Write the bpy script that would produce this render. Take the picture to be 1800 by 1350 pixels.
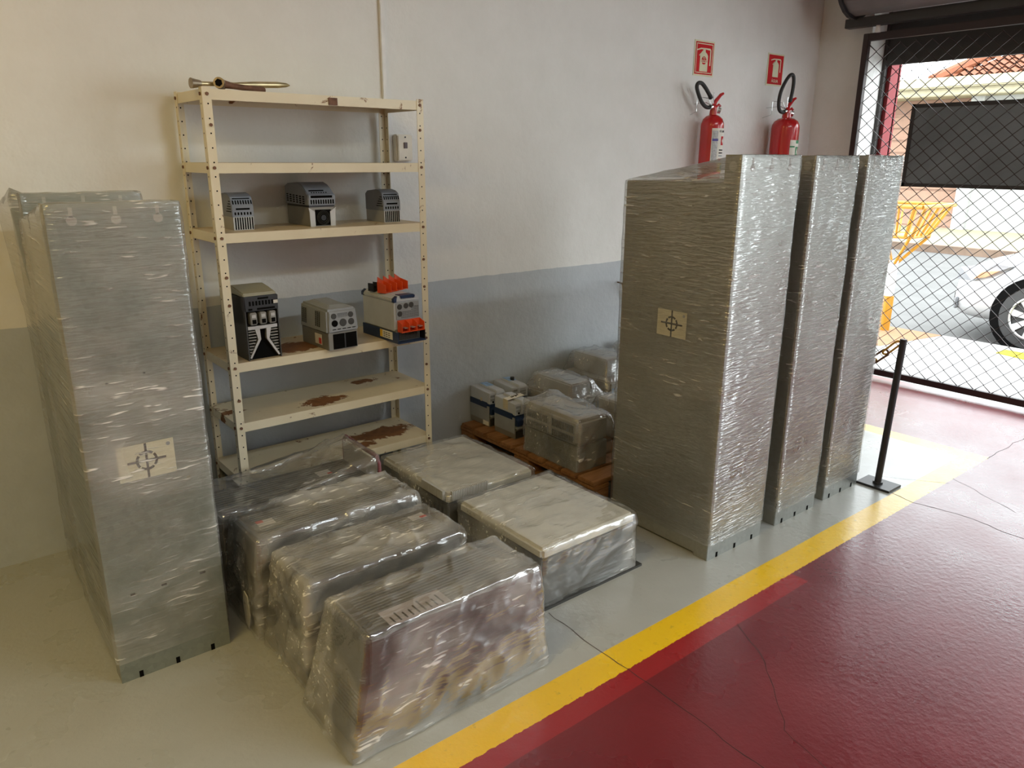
import bpy, bmesh, math, random
from mathutils import Vector, Matrix, noise
random.seed(7)
for o in list(bpy.data.objects): bpy.data.objects.remove(o)
scene = bpy.context.scene
COL = scene.collection

# ------------------------------------------------------------------ camera
YAW, PITCH, ROLL, FPX = 0.6789, -0.2897, 0.0056, 1329.1
fwd = Vector((math.sin(YAW)*math.cos(PITCH), math.cos(YAW)*math.cos(PITCH), math.sin(PITCH)))
rgt = Vector((math.cos(YAW), -math.sin(YAW), 0)); up0 = rgt.cross(fwd)
r2 = math.cos(ROLL)*rgt + math.sin(ROLL)*up0
u2 = -math.sin(ROLL)*rgt + math.cos(ROLL)*up0
cd = bpy.data.cameras.new('camera'); cam = bpy.data.objects.new('camera', cd); COL.objects.link(cam)
cam.matrix_world = Matrix(((r2.x, u2.x, -fwd.x, -0.9631), (r2.y, u2.y, -fwd.y, -3.3859), (r2.z, u2.z, -fwd.z, 1.588), (0, 0, 0, 1)))
cd.sensor_fit = 'HORIZONTAL'; cd.sensor_width = 36; cd.lens = 36*FPX/1800; cd.clip_start = .05; cd.clip_end = 200
scene.camera = cam

# ------------------------------------------------------------------ world, lamps and added fill, exposure
W = bpy.data.worlds.new('overcast_sky'); scene.world = W; W.use_nodes = True
bg = W.node_tree.nodes['Background']; bg.inputs[0].default_value = (0.89, 0.97, 1.0, 1); bg.inputs[1].default_value = 4.9
def area(name, loc, rot, sx, sy, power, col):
    l = bpy.data.lights.new(name, 'AREA'); l.shape = 'RECTANGLE'; l.size = sx; l.size_y = sy; l.energy = power; l.color = col
    o = bpy.data.objects.new(name, l); o.location = loc; o.rotation_euler = rot; COL.objects.link(o); return o
WARM = (1.0, 0.74, 0.25)
area('ceiling_lamp_and_fill', (-2.2, -2.2, 3.5), (0, 0, 0), 2.4, .3, 33, WARM)
area('ceiling_lamp_and_fill', (-1.6, -5.2, 3.5), (0, 0, 0), 2.4, .3, 34, (1.0, .84, .46))  # fill light added behind the camera to lift the room's shadows
area('ceiling_lamp_and_fill', (2.4, -4.6, 3.5), (0, 0, 0), 2.4, .3, 56, (.86, .97, 1.0))  # cool fill added so the back wall turns whiter and more neutral
cy = scene.cycles; cy.max_bounces = 5; cy.diffuse_bounces = 3; cy.glossy_bounces = 2; cy.transparent_max_bounces = 10; cy.transmission_bounces = 2; cy.caustics_reflective = False; cy.caustics_refractive = False
vs = scene.view_settings
vs.view_transform = 'Standard'; vs.look = 'None'; vs.exposure = 0.62; vs.gamma = 1.0; vs.use_curve_mapping = False

# ------------------------------------------------------------------ helpers
class MB:
    def __init__(s): s.v = []; s.f = []
    def add(s, vs_, fs_):
        n = len(s.v); s.v += [tuple(p) for p in vs_]; s.f += [tuple(i+n for i in f) for f in fs_]; return s
    def hexa(s, c):   # bottom 4 ccw, top 4 ccw
        return s.add(c, [(3, 2, 1, 0), (4, 5, 6, 7), (0, 1, 5, 4), (1, 2, 6, 5), (2, 3, 7, 6), (3, 0, 4, 7)])
    def box(s, x0, x1, y0, y1, z0, z1):
        return s.hexa([(x0, y0, z0), (x1, y0, z0), (x1, y1, z0), (x0, y1, z0), (x0, y0, z1), (x1, y0, z1), (x1, y1, z1), (x0, y1, z1)])
    def prism(s, poly, a0, a1, axis='y'):
        def P(u, v, a): return {'y': (u, a, v), 'x': (a, u, v), 'z': (u, v, a)}[axis]
        n = len(poly); vs_ = [P(u, v, a0) for u, v in poly] + [P(u, v, a1) for u, v in poly]
        fs = [tuple(range(n)), tuple(range(2*n-1, n-1, -1))] + [(i, i+n, (i+1) % n+n, (i+1) % n) for i in range(n)]
        return s.add(vs_, fs)
    def cyl(s, p0, p1, r, seg=16, r1=None, caps=True):
        p0 = Vector(p0); p1 = Vector(p1); r1 = r if r1 is None else r1
        d = (p1-p0).normalized(); a = d.orthogonal().normalized(); b = d.cross(a)
        vs_ = [p+(a*math.cos(t)+b*math.sin(t))*q for p, q in ((p0, r), (p1, r1)) for t in [2*math.pi*i/seg for i in range(seg)]]
        fs = [(i, (i+1) % seg, (i+1) % seg+seg, i+seg) for i in range(seg)]
        if caps: fs += [tuple(range(seg-1, -1, -1)), tuple(range(seg, 2*seg))]
        return s.add(vs_, fs)
    def tube(s, pts, r, seg=8, closed=False):
        pts = [Vector(p) for p in pts]; n = len(pts); vs_ = []
        prev = None
        for i, p in enumerate(pts):
            if closed: d = pts[(i+1) % n]-pts[i-1]
            else: d = pts[min(i+1, n-1)]-pts[max(i-1, 0)]
            d.normalize()
            if prev is None: a = d.orthogonal().normalized()
            else: a = (prev-d*prev.dot(d)).normalized()
            prev = a; b = d.cross(a)
            rr = r[i] if isinstance(r, (list, tuple)) else r
            vs_ += [p+(a*math.cos(2*math.pi*k/seg)+b*math.sin(2*math.pi*k/seg))*rr for k in range(seg)]
        fs = []
        for i in range(n if closed else n-1):
            j = (i+1) % n
            fs += [(i*seg+k, i*seg+(k+1) % seg, j*seg+(k+1) % seg, j*seg+k) for k in range(seg)]
        if not closed: fs += [tuple(range(seg-1, -1, -1)), tuple(range((n-1)*seg, n*seg))]
        return s.add(vs_, fs)
    def lathe(s, prof, c=(0, 0, 0), seg=28):
        vs_ = [(c[0]+r*math.cos(2*math.pi*k/seg), c[1]+r*math.sin(2*math.pi*k/seg), c[2]+z) for r, z in prof for k in range(seg)]
        fs = [(i*seg+k, i*seg+(k+1) % seg, (i+1)*seg+(k+1) % seg, (i+1)*seg+k) for i in range(len(prof)-1) for k in range(seg)]
        fs += [tuple(range(seg-1, -1, -1)), tuple(range((len(prof)-1)*seg, len(prof)*seg))]
        return s.add(vs_, fs)
    def build(s, name, mat, parent=None, loc=None, bevel=0, smooth=False, segs=2):
        me = bpy.data.meshes.new(name); me.from_pydata(s.v, [], s.f)
        bm = bmesh.new(); bm.from_mesh(me); bmesh.ops.recalc_face_normals(bm, faces=bm.faces)
        if bevel:
            bmesh.ops.remove_doubles(bm, verts=bm.verts, dist=1e-5)
            es = [e for e in bm.edges if len(e.link_faces) == 2 and e.calc_face_angle(0) > .5]
            bmesh.ops.bevel(bm, geom=es, offset=bevel, segments=segs, affect='EDGES', clamp_overlap=True)
        bm.to_mesh(me); bm.free()
        if smooth:
            me.polygons.foreach_set('use_smooth', [True]*len(me.polygons))
            try: me.set_sharp_from_angle(angle=.7)
            except Exception: pass
        if mat: me.materials.append(mat)
        o = bpy.data.objects.new(name, me); COL.objects.link(o)
        if parent: o.parent = parent
        if loc is not None: o.location = loc
        return o
def box(x0, x1, y0, y1, z0, z1): return MB().box(x0, x1, y0, y1, z0, z1)
def thing(name, label, cat, loc=(0, 0, 0), rz=0, group=None):
    o = bpy.data.objects.new(name, None); COL.objects.link(o); o.location = loc; o.rotation_euler = (0, 0, rz); o.empty_display_size = .05
    o['label'] = label; o['category'] = cat
    if group: o['group'] = group
    return o
def tag(o, label, cat, group=None, kind=None):
    o['label'] = label; o['category'] = cat
    if group: o['group'] = group
    if kind: o['kind'] = kind
    return o
def struct(o, label, cat): tag(o, label, cat); o['kind'] = 'structure'; return o
def stuff(o): o['kind'] = 'stuff'; return o
def lab(o, t): o['label'] = t; return o
def dup(root, loc, label, rz=None):
    r = root.copy(); COL.objects.link(r); r.location = loc; r['label'] = label
    if rz is not None: r.rotation_euler = (0, 0, rz)
    for ch in list(root.children):
        c = ch.copy(); COL.objects.link(c); c.parent = r
        for g in list(ch.children):
            d = g.copy(); COL.objects.link(d); d.parent = c
    return r
def text_obj(body, size, mat, parent, mtx, name='lettering'):
    cu = bpy.data.curves.new(name, 'FONT'); cu.body = body; cu.size = size; cu.align_x = 'CENTER'; cu.align_y = 'CENTER'; cu.extrude = .0004
    t = bpy.data.objects.new(name+'_tmp', cu); COL.objects.link(t)
    dg = bpy.context.evaluated_depsgraph_get(); me = bpy.data.meshes.new_from_object(t.evaluated_get(dg))
    bpy.data.objects.remove(t); me.name = name; me.materials.clear(); me.materials.append(mat)
    me.transform(mtx)
    o = bpy.data.objects.new(name, me); COL.objects.link(o); o.parent = parent; return o
FRONT = Matrix(((1, 0, 0, 0), (0, 0, 1, 0), (0, 1, 0, 0), (0, 0, 0, 1)))   # xy -> xz (mirrors normal only)
FRONT = Matrix.Rotation(math.pi/2, 4, 'X')                                  # readable from -Y

# ------------------------------------------------------------------ materials
def mat_new(name):
    m = bpy.data.materials.new(name); m.use_nodes = True; nt = m.node_tree
    for n in list(nt.nodes): nt.nodes.remove(n)
    out = nt.nodes.new('ShaderNodeOutputMaterial'); return m, nt, out
def N(nt, t, **kw):
    n = nt.nodes.new(t)
    for k, v in kw.items():
        if k.startswith('i_'):
            key = k[2:]; key = int(key) if key.isdigit() else key.replace('_', ' ')
            n.inputs[key].default_value = v
        else: setattr(n, k, v)
    return n
def math_(nt, op, a, b=None, c=None, clamp=False):
    n = nt.nodes.new('ShaderNodeMath'); n.operation = op; n.use_clamp = clamp
    for i, x in enumerate((a, b, c)):
        if x is None: continue
        if hasattr(x, 'links') or hasattr(x, 'is_output'): nt.links.new(x, n.inputs[i])
        else: n.inputs[i].default_value = x
    return n.outputs[0]
def mixc(nt, fac, a, b):
    n = nt.nodes.new('ShaderNodeMix'); n.data_type = 'RGBA'
    for i, x in ((0, fac), (6, a), (7, b)):
        if hasattr(x, 'is_output'): nt.links.new(x, n.inputs[i])
        else: n.inputs[i].default_value = x if i == 0 else (*x, 1)
    return n.outputs[2]
def noise_n(nt, scale, detail=4, rough=.55, vec=None, dist=0):
    n = N(nt, 'ShaderNodeTexNoise'); n.inputs['Scale'].default_value = scale; n.inputs['Detail'].default_value = detail
    n.inputs['Roughness'].default_value = rough; n.inputs['Distortion'].default_value = dist
    if vec is None:
        tc = N(nt, 'ShaderNodeTexCoord'); vec = tc.outputs['Object']
    nt.links.new(vec, n.inputs['Vector']); return n.outputs['Fac']
def ramp(nt, x, lo, hi, a=0., b=1.):
    n = N(nt, 'ShaderNodeMapRange'); n.clamp = True
    nt.links.new(x, n.inputs[0])
    for i, v in ((1, lo), (2, hi), (3, a), (4, b)): n.inputs[i].default_value = v
    return n.outputs[0]
def bumpn(nt, h, s, d=.01):
    b = N(nt, 'ShaderNodeBump'); b.inputs['Strength'].default_value = s; b.inputs['Distance'].default_value = d
    nt.links.new(h, b.inputs['Height']); return b.outputs['Normal']
def simple(name, col, rough=.5, metal=0., var=.08, vscale=8, bump=0, bscale=120, spec=.5, coat=0, emit=0):
    m, nt, out = mat_new(name); p = N(nt, 'ShaderNodeBsdfPrincipled')
    p.inputs['Roughness'].default_value = rough; p.inputs['Metallic'].default_value = metal
    p.inputs['Specular IOR Level'].default_value = spec; p.inputs['Coat Weight'].default_value = coat
    f = noise_n(nt, vscale)
    c = mixc(nt, ramp(nt, f, .3, .7), [x*(1-var) for x in col], [min(1, x*(1+var)) for x in col])
    nt.links.new(c, p.inputs['Base Color'])
    if bump: nt.links.new(bumpn(nt, noise_n(nt, bscale), bump), p.inputs['Normal'])
    if emit:
        nt.links.new(c, p.inputs['Emission Color']); p.inputs['Emission Strength'].default_value = emit
    nt.links.new(p.outputs[0], out.inputs[0]); return m

def wall_mat(name, band=None):
    m, nt, out = mat_new(name); p = N(nt, 'ShaderNodeBsdfPrincipled'); p.inputs['Roughness'].default_value = .62
    tc = N(nt, 'ShaderNodeTexCoord'); v = tc.outputs['Object']; sx = N(nt, 'ShaderNodeSeparateXYZ'); nt.links.new(v, sx.inputs[0])
    mid = noise_n(nt, 5, 3, .6, vec=v)
    c = mixc(nt, ramp(nt, mid, .3, .7), (.775, .77, .74), (.82, .815, .79))
    if band:
        g = mixc(nt, ramp(nt, mid, .35, .7), (.48, .515, .545), (.53, .565, .595))
        edge = math_(nt, 'ADD', sx.outputs[2], math_(nt, 'MULTIPLY', math_(nt, 'SUBTRACT', mid, .5), .02))
        fac = math_(nt, 'LESS_THAN', edge, band)
        c = mixc(nt, fac, c, g)
    nt.links.new(c, p.inputs['Base Color'])
    h = noise_n(nt, 26, 2, .62, v)
    nt.links.new(bumpn(nt, h, .24, .012), p.inputs['Normal'])
    nt.links.new(p.outputs[0], out.inputs[0]); return m

XE, YI, YO = 3.5915, -1.8859, -1.9984
def floor_mat():
    m, nt, out = mat_new('painted_floor'); p = N(nt, 'ShaderNodeBsdfPrincipled')
    tc = N(nt, 'ShaderNodeTexCoord'); v = tc.outputs['Object']
    dirt = noise_n(nt, 2.2, 4, .6, v); fine = noise_n(nt, 42, 3, .6, v)
    wob = math_(nt, 'MULTIPLY', math_(nt, 'SUBTRACT', fine, .5), .016)
    s = N(nt, 'ShaderNodeSeparateXYZ'); nt.links.new(v, s.inputs[0])
    x = math_(nt, 'ADD', s.outputs[0], wob); y = math_(nt, 'ADD', s.outputs[1], wob)
    yc = s.outputs[1]; xc = s.outputs[0]
    inyel = math_(nt, 'MULTIPLY', math_(nt, 'GREATER_THAN', y, YO), math_(nt, 'LESS_THAN', x, XE))
    w2 = math_(nt, 'MULTIPLY', math_(nt, 'SUBTRACT', dirt, .5), .012)
    ingry = math_(nt, 'MULTIPLY', math_(nt, 'GREATER_THAN', math_(nt, 'ADD', yc, w2), YI), math_(nt, 'LESS_THAN', math_(nt, 'ADD', xc, w2), XE-.12))
    fresh = math_(nt, 'MULTIPLY', math_(nt, 'GREATER_THAN', math_(nt, 'ADD', yc, w2), YO-.075), math_(nt, 'LESS_THAN', xc, 1.6))
    red = mixc(nt, ramp(nt, dirt, .3, .7), (.135, .009, .015), (.18, .013, .02))
    red = mixc(nt, math_(nt, 'MULTIPLY', fresh, .8), red, (.33, .015, .02))
    gry = mixc(nt, ramp(nt, dirt, .3, .7), (.37, .375, .355), (.42, .425, .405))
    gry = mixc(nt, ramp(nt, fine, .6, .75, 0, .22), gry, (.28, .28, .26))
    yel = mixc(nt, ramp(nt, dirt, .3, .75), (.86, .55, .01), (.78, .48, .015))
    yel = mixc(nt, ramp(nt, fine, .62, .74, 0, .5), yel, (.38, .25, .04))
    c = mixc(nt, inyel, red, yel); c = mixc(nt, ingry, c, gry)
    nt.links.new(c, p.inputs['Base Color'])
    nt.links.new(ramp(nt, dirt, .3, .7, .24, .34), p.inputs['Roughness'])
    p.inputs['Specular IOR Level'].default_value = .78
    nt.links.new(bumpn(nt, fine, .22, .006), p.inputs['Normal'])
    nt.links.new(p.outputs[0], out.inputs[0]); return m

def rust_mat(name, rust=.1, dust=0., seed=0, patches=()):
    m, nt, out = mat_new(name); p = N(nt, 'ShaderNodeBsdfPrincipled'); p.inputs['Roughness'].default_value = .45
    tc = N(nt, 'ShaderNodeTexCoord'); mp = N(nt, 'ShaderNodeMapping'); mp.inputs['Location'].default_value = (seed*3.1, seed*1.7, seed*.9)
    nt.links.new(tc.outputs['Object'], mp.inputs[0]); v = mp.outputs[0]; v0 = tc.outputs['Object']
    c = mixc(nt, ramp(nt, noise_n(nt, 5, 4, .6, v), .3, .7), (.74, .65, .46), (.80, .72, .53))
    if dust:
        g = N(nt, 'ShaderNodeNewGeometry'); s = N(nt, 'ShaderNodeSeparateXYZ'); nt.links.new(g.outputs['Normal'], s.inputs[0])
        upm = ramp(nt, s.outputs[2], .5, .9)
        c = mixc(nt, math_(nt, 'MULTIPLY', upm, ramp(nt, noise_n(nt, 6, 5, .6, v), .3, .65, dust*.5, dust)), c, (.38, .24, .12))
    nz = noise_n(nt, 9, 8, .68, v, .6)
    fac = ramp(nt, nz, .66-.10*rust, .70-.10*rust)
    for (px, py, pr_, st) in patches:
        d = N(nt, 'ShaderNodeVectorMath'); d.operation = 'DISTANCE'; mm = N(nt, 'ShaderNodeMapping'); mm.inputs['Scale'].default_value = (.6, 1.25, 0)
        nt.links.new(v0, mm.inputs[0]); nt.links.new(mm.outputs[0], d.inputs[0]); d.inputs[1].default_value = (px*.6, py*1.25, 0)
        blob = ramp(nt, d.outputs['Value'], pr_, pr_*.25)
        q = ramp(nt, math_(nt, 'ADD', math_(nt, 'MULTIPLY', noise_n(nt, 11, 6, .7, v, 1.5), .7), math_(nt, 'MULTIPLY', blob, .26+.12*st)), .56, .61)
        fac = math_(nt, 'MAXIMUM', fac, q)
    rc = mixc(nt, noise_n(nt, 30, 4, .6, v), (.10, .035, .012), (.30, .13, .04))
    c = mixc(nt, fac, c, rc)
    nt.links.new(c, p.inputs['Base Color']); nt.links.new(ramp(nt, fac, 0, 1, .42, .85), p.inputs['Roughness'])
    nt.links.new(bumpn(nt, nz, .08, .004), p.inputs['Normal'])
    nt.links.new(p.outputs[0], out.inputs[0]); return m

def film_mat(name, seed=0, scale=(2, 2, 26), rot=(0, .15, .1), lrot=(.4, -.4, .5), haze=.08, hazen=.12, line=.4, lw=.012, lscale=(1.5, 1.5, 5), bump=.3, rough=.10, refl=.9, base=.10, tint=(.78, .77, .74)):
    m, nt, out = mat_new(name); tc = N(nt, 'ShaderNodeTexCoord'); v = tc.outputs['Object']
    def mapped(sc, ro, off):
        q = N(nt, 'ShaderNodeMapping'); q.inputs['Scale'].default_value = sc; q.inputs['Rotation'].default_value = ro; q.inputs['Location'].default_value = (off, off*1.3, off*.7)
        nt.links.new(v, q.inputs[0]); return q.outputs[0]
    n1 = noise_n(nt, 1.5, 1.6, .7, mapped(scale, rot, seed), .35)
    n2 = noise_n(nt, 1.0, 2, .6, mapped(lscale, lrot, seed+5.), .5)
    ln = ramp(nt, n1, .60, .70, 0, line)
    hz = math_(nt, 'ADD', ramp(nt, n2, .42, .75, haze, haze+hazen), math_(nt, 'MULTIPLY', ln, ramp(nt, n2, .44, .60, .04, 1)), clamp=True)
    nb = bumpn(nt, n1, bump, .02)
    pr = N(nt, 'ShaderNodeBsdfDiffuse'); pr.inputs['Color'].default_value = (*tint, 1); nt.links.new(nb, pr.inputs['Normal'])
    tr = N(nt, 'ShaderNodeBsdfTransparent'); tr.inputs[0].default_value = (.96, .96, .95, 1)
    gl = N(nt, 'ShaderNodeBsdfGlossy'); gl.inputs['Roughness'].default_value = rough; nt.links.new(nb, gl.inputs['Normal'])
    m1 = N(nt, 'ShaderNodeMixShader'); nt.links.new(hz, m1.inputs[0]); nt.links.new(tr.outputs[0], m1.inputs[1]); nt.links.new(pr.outputs[0], m1.inputs[2])
    lwt = N(nt, 'ShaderNodeLayerWeight'); lwt.inputs['Blend'].default_value = .5; nt.links.new(nb, lwt.inputs['Normal'])
    fr = math_(nt, 'ADD', math_(nt, 'MULTIPLY', math_(nt, 'POWER', lwt.outputs['Facing'], 4.0), refl), base, clamp=True)
    m2 = N(nt, 'ShaderNodeMixShader'); nt.links.new(fr, m2.inputs[0]); nt.links.new(m1.outputs[0], m2.inputs[1]); nt.links.new(gl.outputs[0], m2.inputs[2])
    nt.links.new(m2.outputs[0], out.inputs[0]); return m

def tile_roof_mat():
    m, nt, out = mat_new('clay_tile'); p = N(nt, 'ShaderNodeBsdfPrincipled'); p.inputs['Roughness'].default_value = .8
    c = mixc(nt, noise_n(nt, 6, 6, .7), (.12, .035, .016), (.26, .085, .035)); nt.links.new(c, p.inputs['Base Color'])
    nt.links.new(p.outputs[0], out.inputs[0]); return m
def wood_mat():
    m, nt, out = mat_new('pallet_wood'); p = N(nt, 'ShaderNodeBsdfPrincipled'); p.inputs['Roughness'].default_value = .7
    tc = N(nt, 'ShaderNodeTexCoord'); mp = N(nt, 'ShaderNodeMapping'); mp.inputs['Scale'].default_value = (2, 18, 18); nt.links.new(tc.outputs['Object'], mp.inputs[0])
    n = noise_n(nt, 3, 6, .65, mp.outputs[0], .5); oi = N(nt, 'ShaderNodeObjectInfo')
    c = mixc(nt, ramp(nt, n, .3, .7), (.20, .085, .026), (.42, .20, .07))
    c = mixc(nt, math_(nt, 'MULTIPLY', oi.outputs['Random'], .45), c, (.16, .07, .025))
    nt.links.new(c, p.inputs['Base Color']); nt.links.new(bumpn(nt, n, .3, .004), p.inputs['Normal'])
    nt.links.new(p.outputs[0], out.inputs[0]); return m
def galv_mat(name, c0, c1, rough=.42, metal=.55):
    m, nt, out = mat_new(name); p = N(nt, 'ShaderNodeBsdfPrincipled'); p.inputs['Metallic'].default_value = metal
    vo = N(nt, 'ShaderNodeTexVoronoi'); vo.inputs['Scale'].default_value = 60
    tc = N(nt, 'ShaderNodeTexCoord'); nt.links.new(tc.outputs['Object'], vo.inputs['Vector'])
    sep = N(nt, 'ShaderNodeSeparateColor'); nt.links.new(vo.outputs['Color'], sep.inputs[0])
    c = mixc(nt, math_(nt, 'MULTIPLY', sep.outputs[0], .5), c0, c1); c = mixc(nt, ramp(nt, noise_n(nt, 2.5, 5, .6), .4, .7, 0, .6), c, c1)
    nt.links.new(c, p.inputs['Base Color']); nt.links.new(ramp(nt, noise_n(nt, 4, 4), .3, .7, rough-.06, rough+.1), p.inputs['Roughness'])
    nt.links.new(p.outputs[0], out.inputs[0]); return m

M = dict(
    wall=wall_mat('plaster_two_tone', .9588), wall2=wall_mat('plaster_white'), floor=floor_mat(),
    ceil=simple('ceiling_paint', (.72, .71, .69), .8),
    post=rust_mat('rack_post_paint', .35, 0, 1), galv=galv_mat('galvanised_steel', (.33, .36, .32), (.22, .25, .22)),
    galvf=galv_mat('bright_galvanised', (.50, .52, .50), (.38, .40, .385), .30, .88),
    galvd=galv_mat('dull_galvanised', (.34, .34, .30), (.26, .26, .225), .5, .4),
    dark=simple('dark_grey_plastic', (.045, .045, .042), .5), black=simple('black_plastic', (.012, .012, .013), .45),
    void=simple('dark_opening', (.006, .006, .006), .95, spec=.05), grey=simple('grey_plastic', (.30, .32, .34), .5), ltgrey=simple('light_grey_plastic', (.52, .55, .60), .45),
    bluegrey=simple('blue_grey_plastic', (.24, .265, .31), .45), alu=simple('cast_aluminium', (.46, .45, .42), .4, .5), aludk=simple('dull_aluminium', (.26, .25, .22), .5, .4),
    olive=simple('olive_grey_paint', (.30, .29, .22), .55), navy=simple('navy_plastic', (.012, .03, .085), .4), orange=simple('orange_plastic', (.72, .085, .02), .42),
    paper=simple('paper', (.80, .78, .70), .8), cream=simple('cream_label', (.70, .66, .48), .75), ink=simple('black_ink', (.015, .015, .018), .7),
    skyprint=simple('blue_print', (.30, .48, .75), .5, var=.3, vscale=30), white=simple('white_plastic', (.80, .79, .76), .4), ivory=simple('ivory_plastic', (.78, .71, .58), .4),
    steel=simple('worn_steel', (.34, .28, .20), .38, .8, .25, 30), brass=simple('brassy_steel', (.50, .42, .24), .32, .8, .2, 30), rust=simple('rusty_steel', (.17, .085, .05), .7, .3, .4, 40),
    red=simple('red_enamel', (.52, .012, .014), .22, coat=.5), redsign=simple('red_sign', (.56, .010, .014), .6, spec=.2), photolum=simple('photoluminescent_print', (.72, .71, .50), .6),
    rubber=simple('black_rubber', (.02, .02, .02), .55), chrome=simple('chrome', (.7, .7, .7), .2, 1), blackmetal=simple('black_painted_steel', (.018, .018, .02), .4),
    gate=simple('dark_brown_steel', (.03, .016, .015), .5), shutter=simple('dark_shutter_steel', (.055, .052, .05), .5, .3), shroll=simple('grey_shutter_roll', (.20, .18, .175), .45, .4),
    redwall=simple('red_exterior_paint', (.24, .02, .025), .7), concrete=simple('pale_concrete', (.40, .395, .38), .9, 0, .1, 3, .2, 60),
    asphalt=simple('asphalt', (.10, .096, .092), .9, 0, .12, 2, .3, 90), carwhite=simple('white_car_paint', (.5, .51, .52), .2, coat=.6, var=.01),
    glass=simple('dark_car_glass', (.03, .035, .04), .05), tyre=simple('tyre_rubber', (.05, .05, .05), .75), alloy=simple('alloy_wheel', (.62, .62, .62), .3, .8),
    yel=simple('yellow_metal_paint', (.46, .22, .015), .45), yelp=simple('yellow_road_paint', (.5, .42, .01), .8), orangep=simple('terracotta_patch', (.26, .13, .06), .9),
    peach=simple('peach_paint', (.28, .16, .11), .7), housew=simple('white_house_paint', (.42, .415, .40), .8), fascia=simple('cream_fascia', (.34, .30, .20), .8), roof=tile_roof_mat(),
    wood=wood_mat(), body=simple('charcoal_cover', (.11, .108, .10), .5, .2, .15, 6), bodyg=simple('mid_grey_cover', (.25, .25, .23), .5, .1, .12, 6),
    bodyl=simple('pale_grey_cover', (.44, .43, .40), .5, 0, .1, 6), beige=simple('dusty_cream_lid', (.72, .70, .62), .6, 0, .14, 7),
    sticker=simple('white_sticker', (.72, .68, .64), .6), redprint=simple('red_print', (.60, .06, .05), .6), lilac=simple('lilac_paper', (.44, .40, .42), .7),
    maroon=simple('maroon_edge', (.18, .05, .06), .4), tape=simple('beige_tape', (.62, .55, .40), .5), green=simple('green_print', (.03, .25, .10), .5), bluep=simple('violet_print', (.10, .09, .35), .5),
    crackm=simple('crack_grime', (.04, .025, .025), .9), yellowrope=simple('ochre_rope', (.6, .34, .06), .7), ylabel=simple('yellow_label', (.75, .48, .04), .6),
)

# ------------------------------------------------------------------ room shell
XR = 4.74
struct(box(-5, XR+.4, 0, .25, 0, 3.6).build('wall_back', M['wall']), 'long plastered wall, off-white above a grey painted dado', 'wall')
fl = struct(box(-5, XR, -9, 0, -.12, 0).build('floor', M['floor']), 'glossy red floor with a grey bay outlined in yellow', 'floor')
struct(box(-5, XR+.4, -9, .25, 3.6, 3.75).build('ceiling', M['ceil']), 'plain off-white ceiling above the workshop', 'ceiling')
struct(box(-5.2, -5, -9, .25, 0, 3.6).build('wall_left', M['wall2']), 'plain off-white wall at the far left end', 'wall')
struct(box(-5.2, XR+.4, -9.2, -9, 0, 3.6).build('wall_front', M['wall2']), 'plain off-white wall behind the viewer', 'wall')
OY0, OY1, OZ = -.40, -2.85, 2.62
wr = MB().box(XR, XR+.36, OY0, 0, 0, 3.6).box(XR, XR+.36, OY1, OY0, OZ, 3.6).box(XR, XR+.36, -4.5, OY1, 0, 3.6).box(XR, XR+.36, -8.5, -4.5, 3.1, 3.6).box(XR, XR+.36, -9, -8.5, 0, 3.6)
struct(wr.build('wall_right', M['wall2']), 'off-white end wall around the street gateway', 'wall')
def crack(pts, w):
    mb = MB(); P = []
    for i in range(len(pts)-1):
        a, b = Vector(pts[i]), Vector(pts[i+1]); n = max(2, int((b-a).length/.035))
        P += [a.lerp(b, k/n) for k in range(n)]
    P.append(Vector(pts[-1])); d0 = (P[-1]-P[0]).normalized(); nn = Vector((-d0.y, d0.x))
    L = []
    for i, p in enumerate(P):
        j = (noise.noise(Vector((p.x*9, p.y*9, 3)))*.012 + noise.noise(Vector((p.x*30, p.y*30, 8)))*.006)
        ww = w*(.5+.8*abs(noise.noise(Vector((p.x*14, p.y*14, 1)))))
        L.append((p+nn*(j-ww), p+nn*(j+ww)))
    vs_ = [(q.x, q.y, .0006) for l in L for q in l]
    mb.add(vs_, [(2*i, 2*i+1, 2*i+3, 2*i+2) for i in range(len(L)-1)])
    return mb.build('crack', M['crackm'], fl)
for pts, w in (([(.654, -1.60), (.641, -1.876), (.648, -2.042), (.635, -2.275), (.628, -2.6), (.64, -3.4)], .0022), ([(1.138, -2.07), (1.047, -2.224), (.91, -2.376), (.80, -2.47), (.74, -2.7)], .0014),
               ([(2.70, -1.82), (2.659, -1.997), (2.702, -2.217), (2.663, -2.474), (2.68, -3.4)], .0022), ([(3.56, -1.996), (4.097, -2.003), (4.7, -2.0)], .002),
               ([(3.12, -1.995), (2.929, -2.351)], .0013), ([(2.844, -1.75), (3.04, -2.006)], .0012)): crack(pts, w)

# ------------------------------------------------------------------ gateway: gate, track, shutter, exterior trim
t1 = struct(MB().box(4.985, 5.12, -.455, -.40, 0, 2.62).box(5.10, 5.14, -.455, .3, 0, 3.6).build('trim_1', M['redwall']), 'red painted outer jamb of the gateway', 'trim')
struct(MB().box(4.985, 5.14, -3.75, -3.0, 0, 3.6).build('trim_2', M['redwall']), 'red painted outer pillar beside the gateway', 'trim')
GX = 4.67
g = thing('chain_link_gate', 'dark brown chain-link gate closing the street opening', 'gate', (GX, 0, 0))
for ya, yb in ((-.425, -.385), (-3.0, -2.96)): box(-.02, .02, ya, yb, .03, 2.45).build('gate_post', M['gate'], g, bevel=.003)
box(-.02, .02, -2.96, -.425, .03, .075).build('bottom_rail', M['gate'], g, bevel=.003)
box(-.02, .02, -2.96, -.425, 2.40, 2.45).build('top_rail', M['gate'], g, bevel=.003)
cl = MB(); DW, DH = .1065, .096
k = 0; y = -.43
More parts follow.
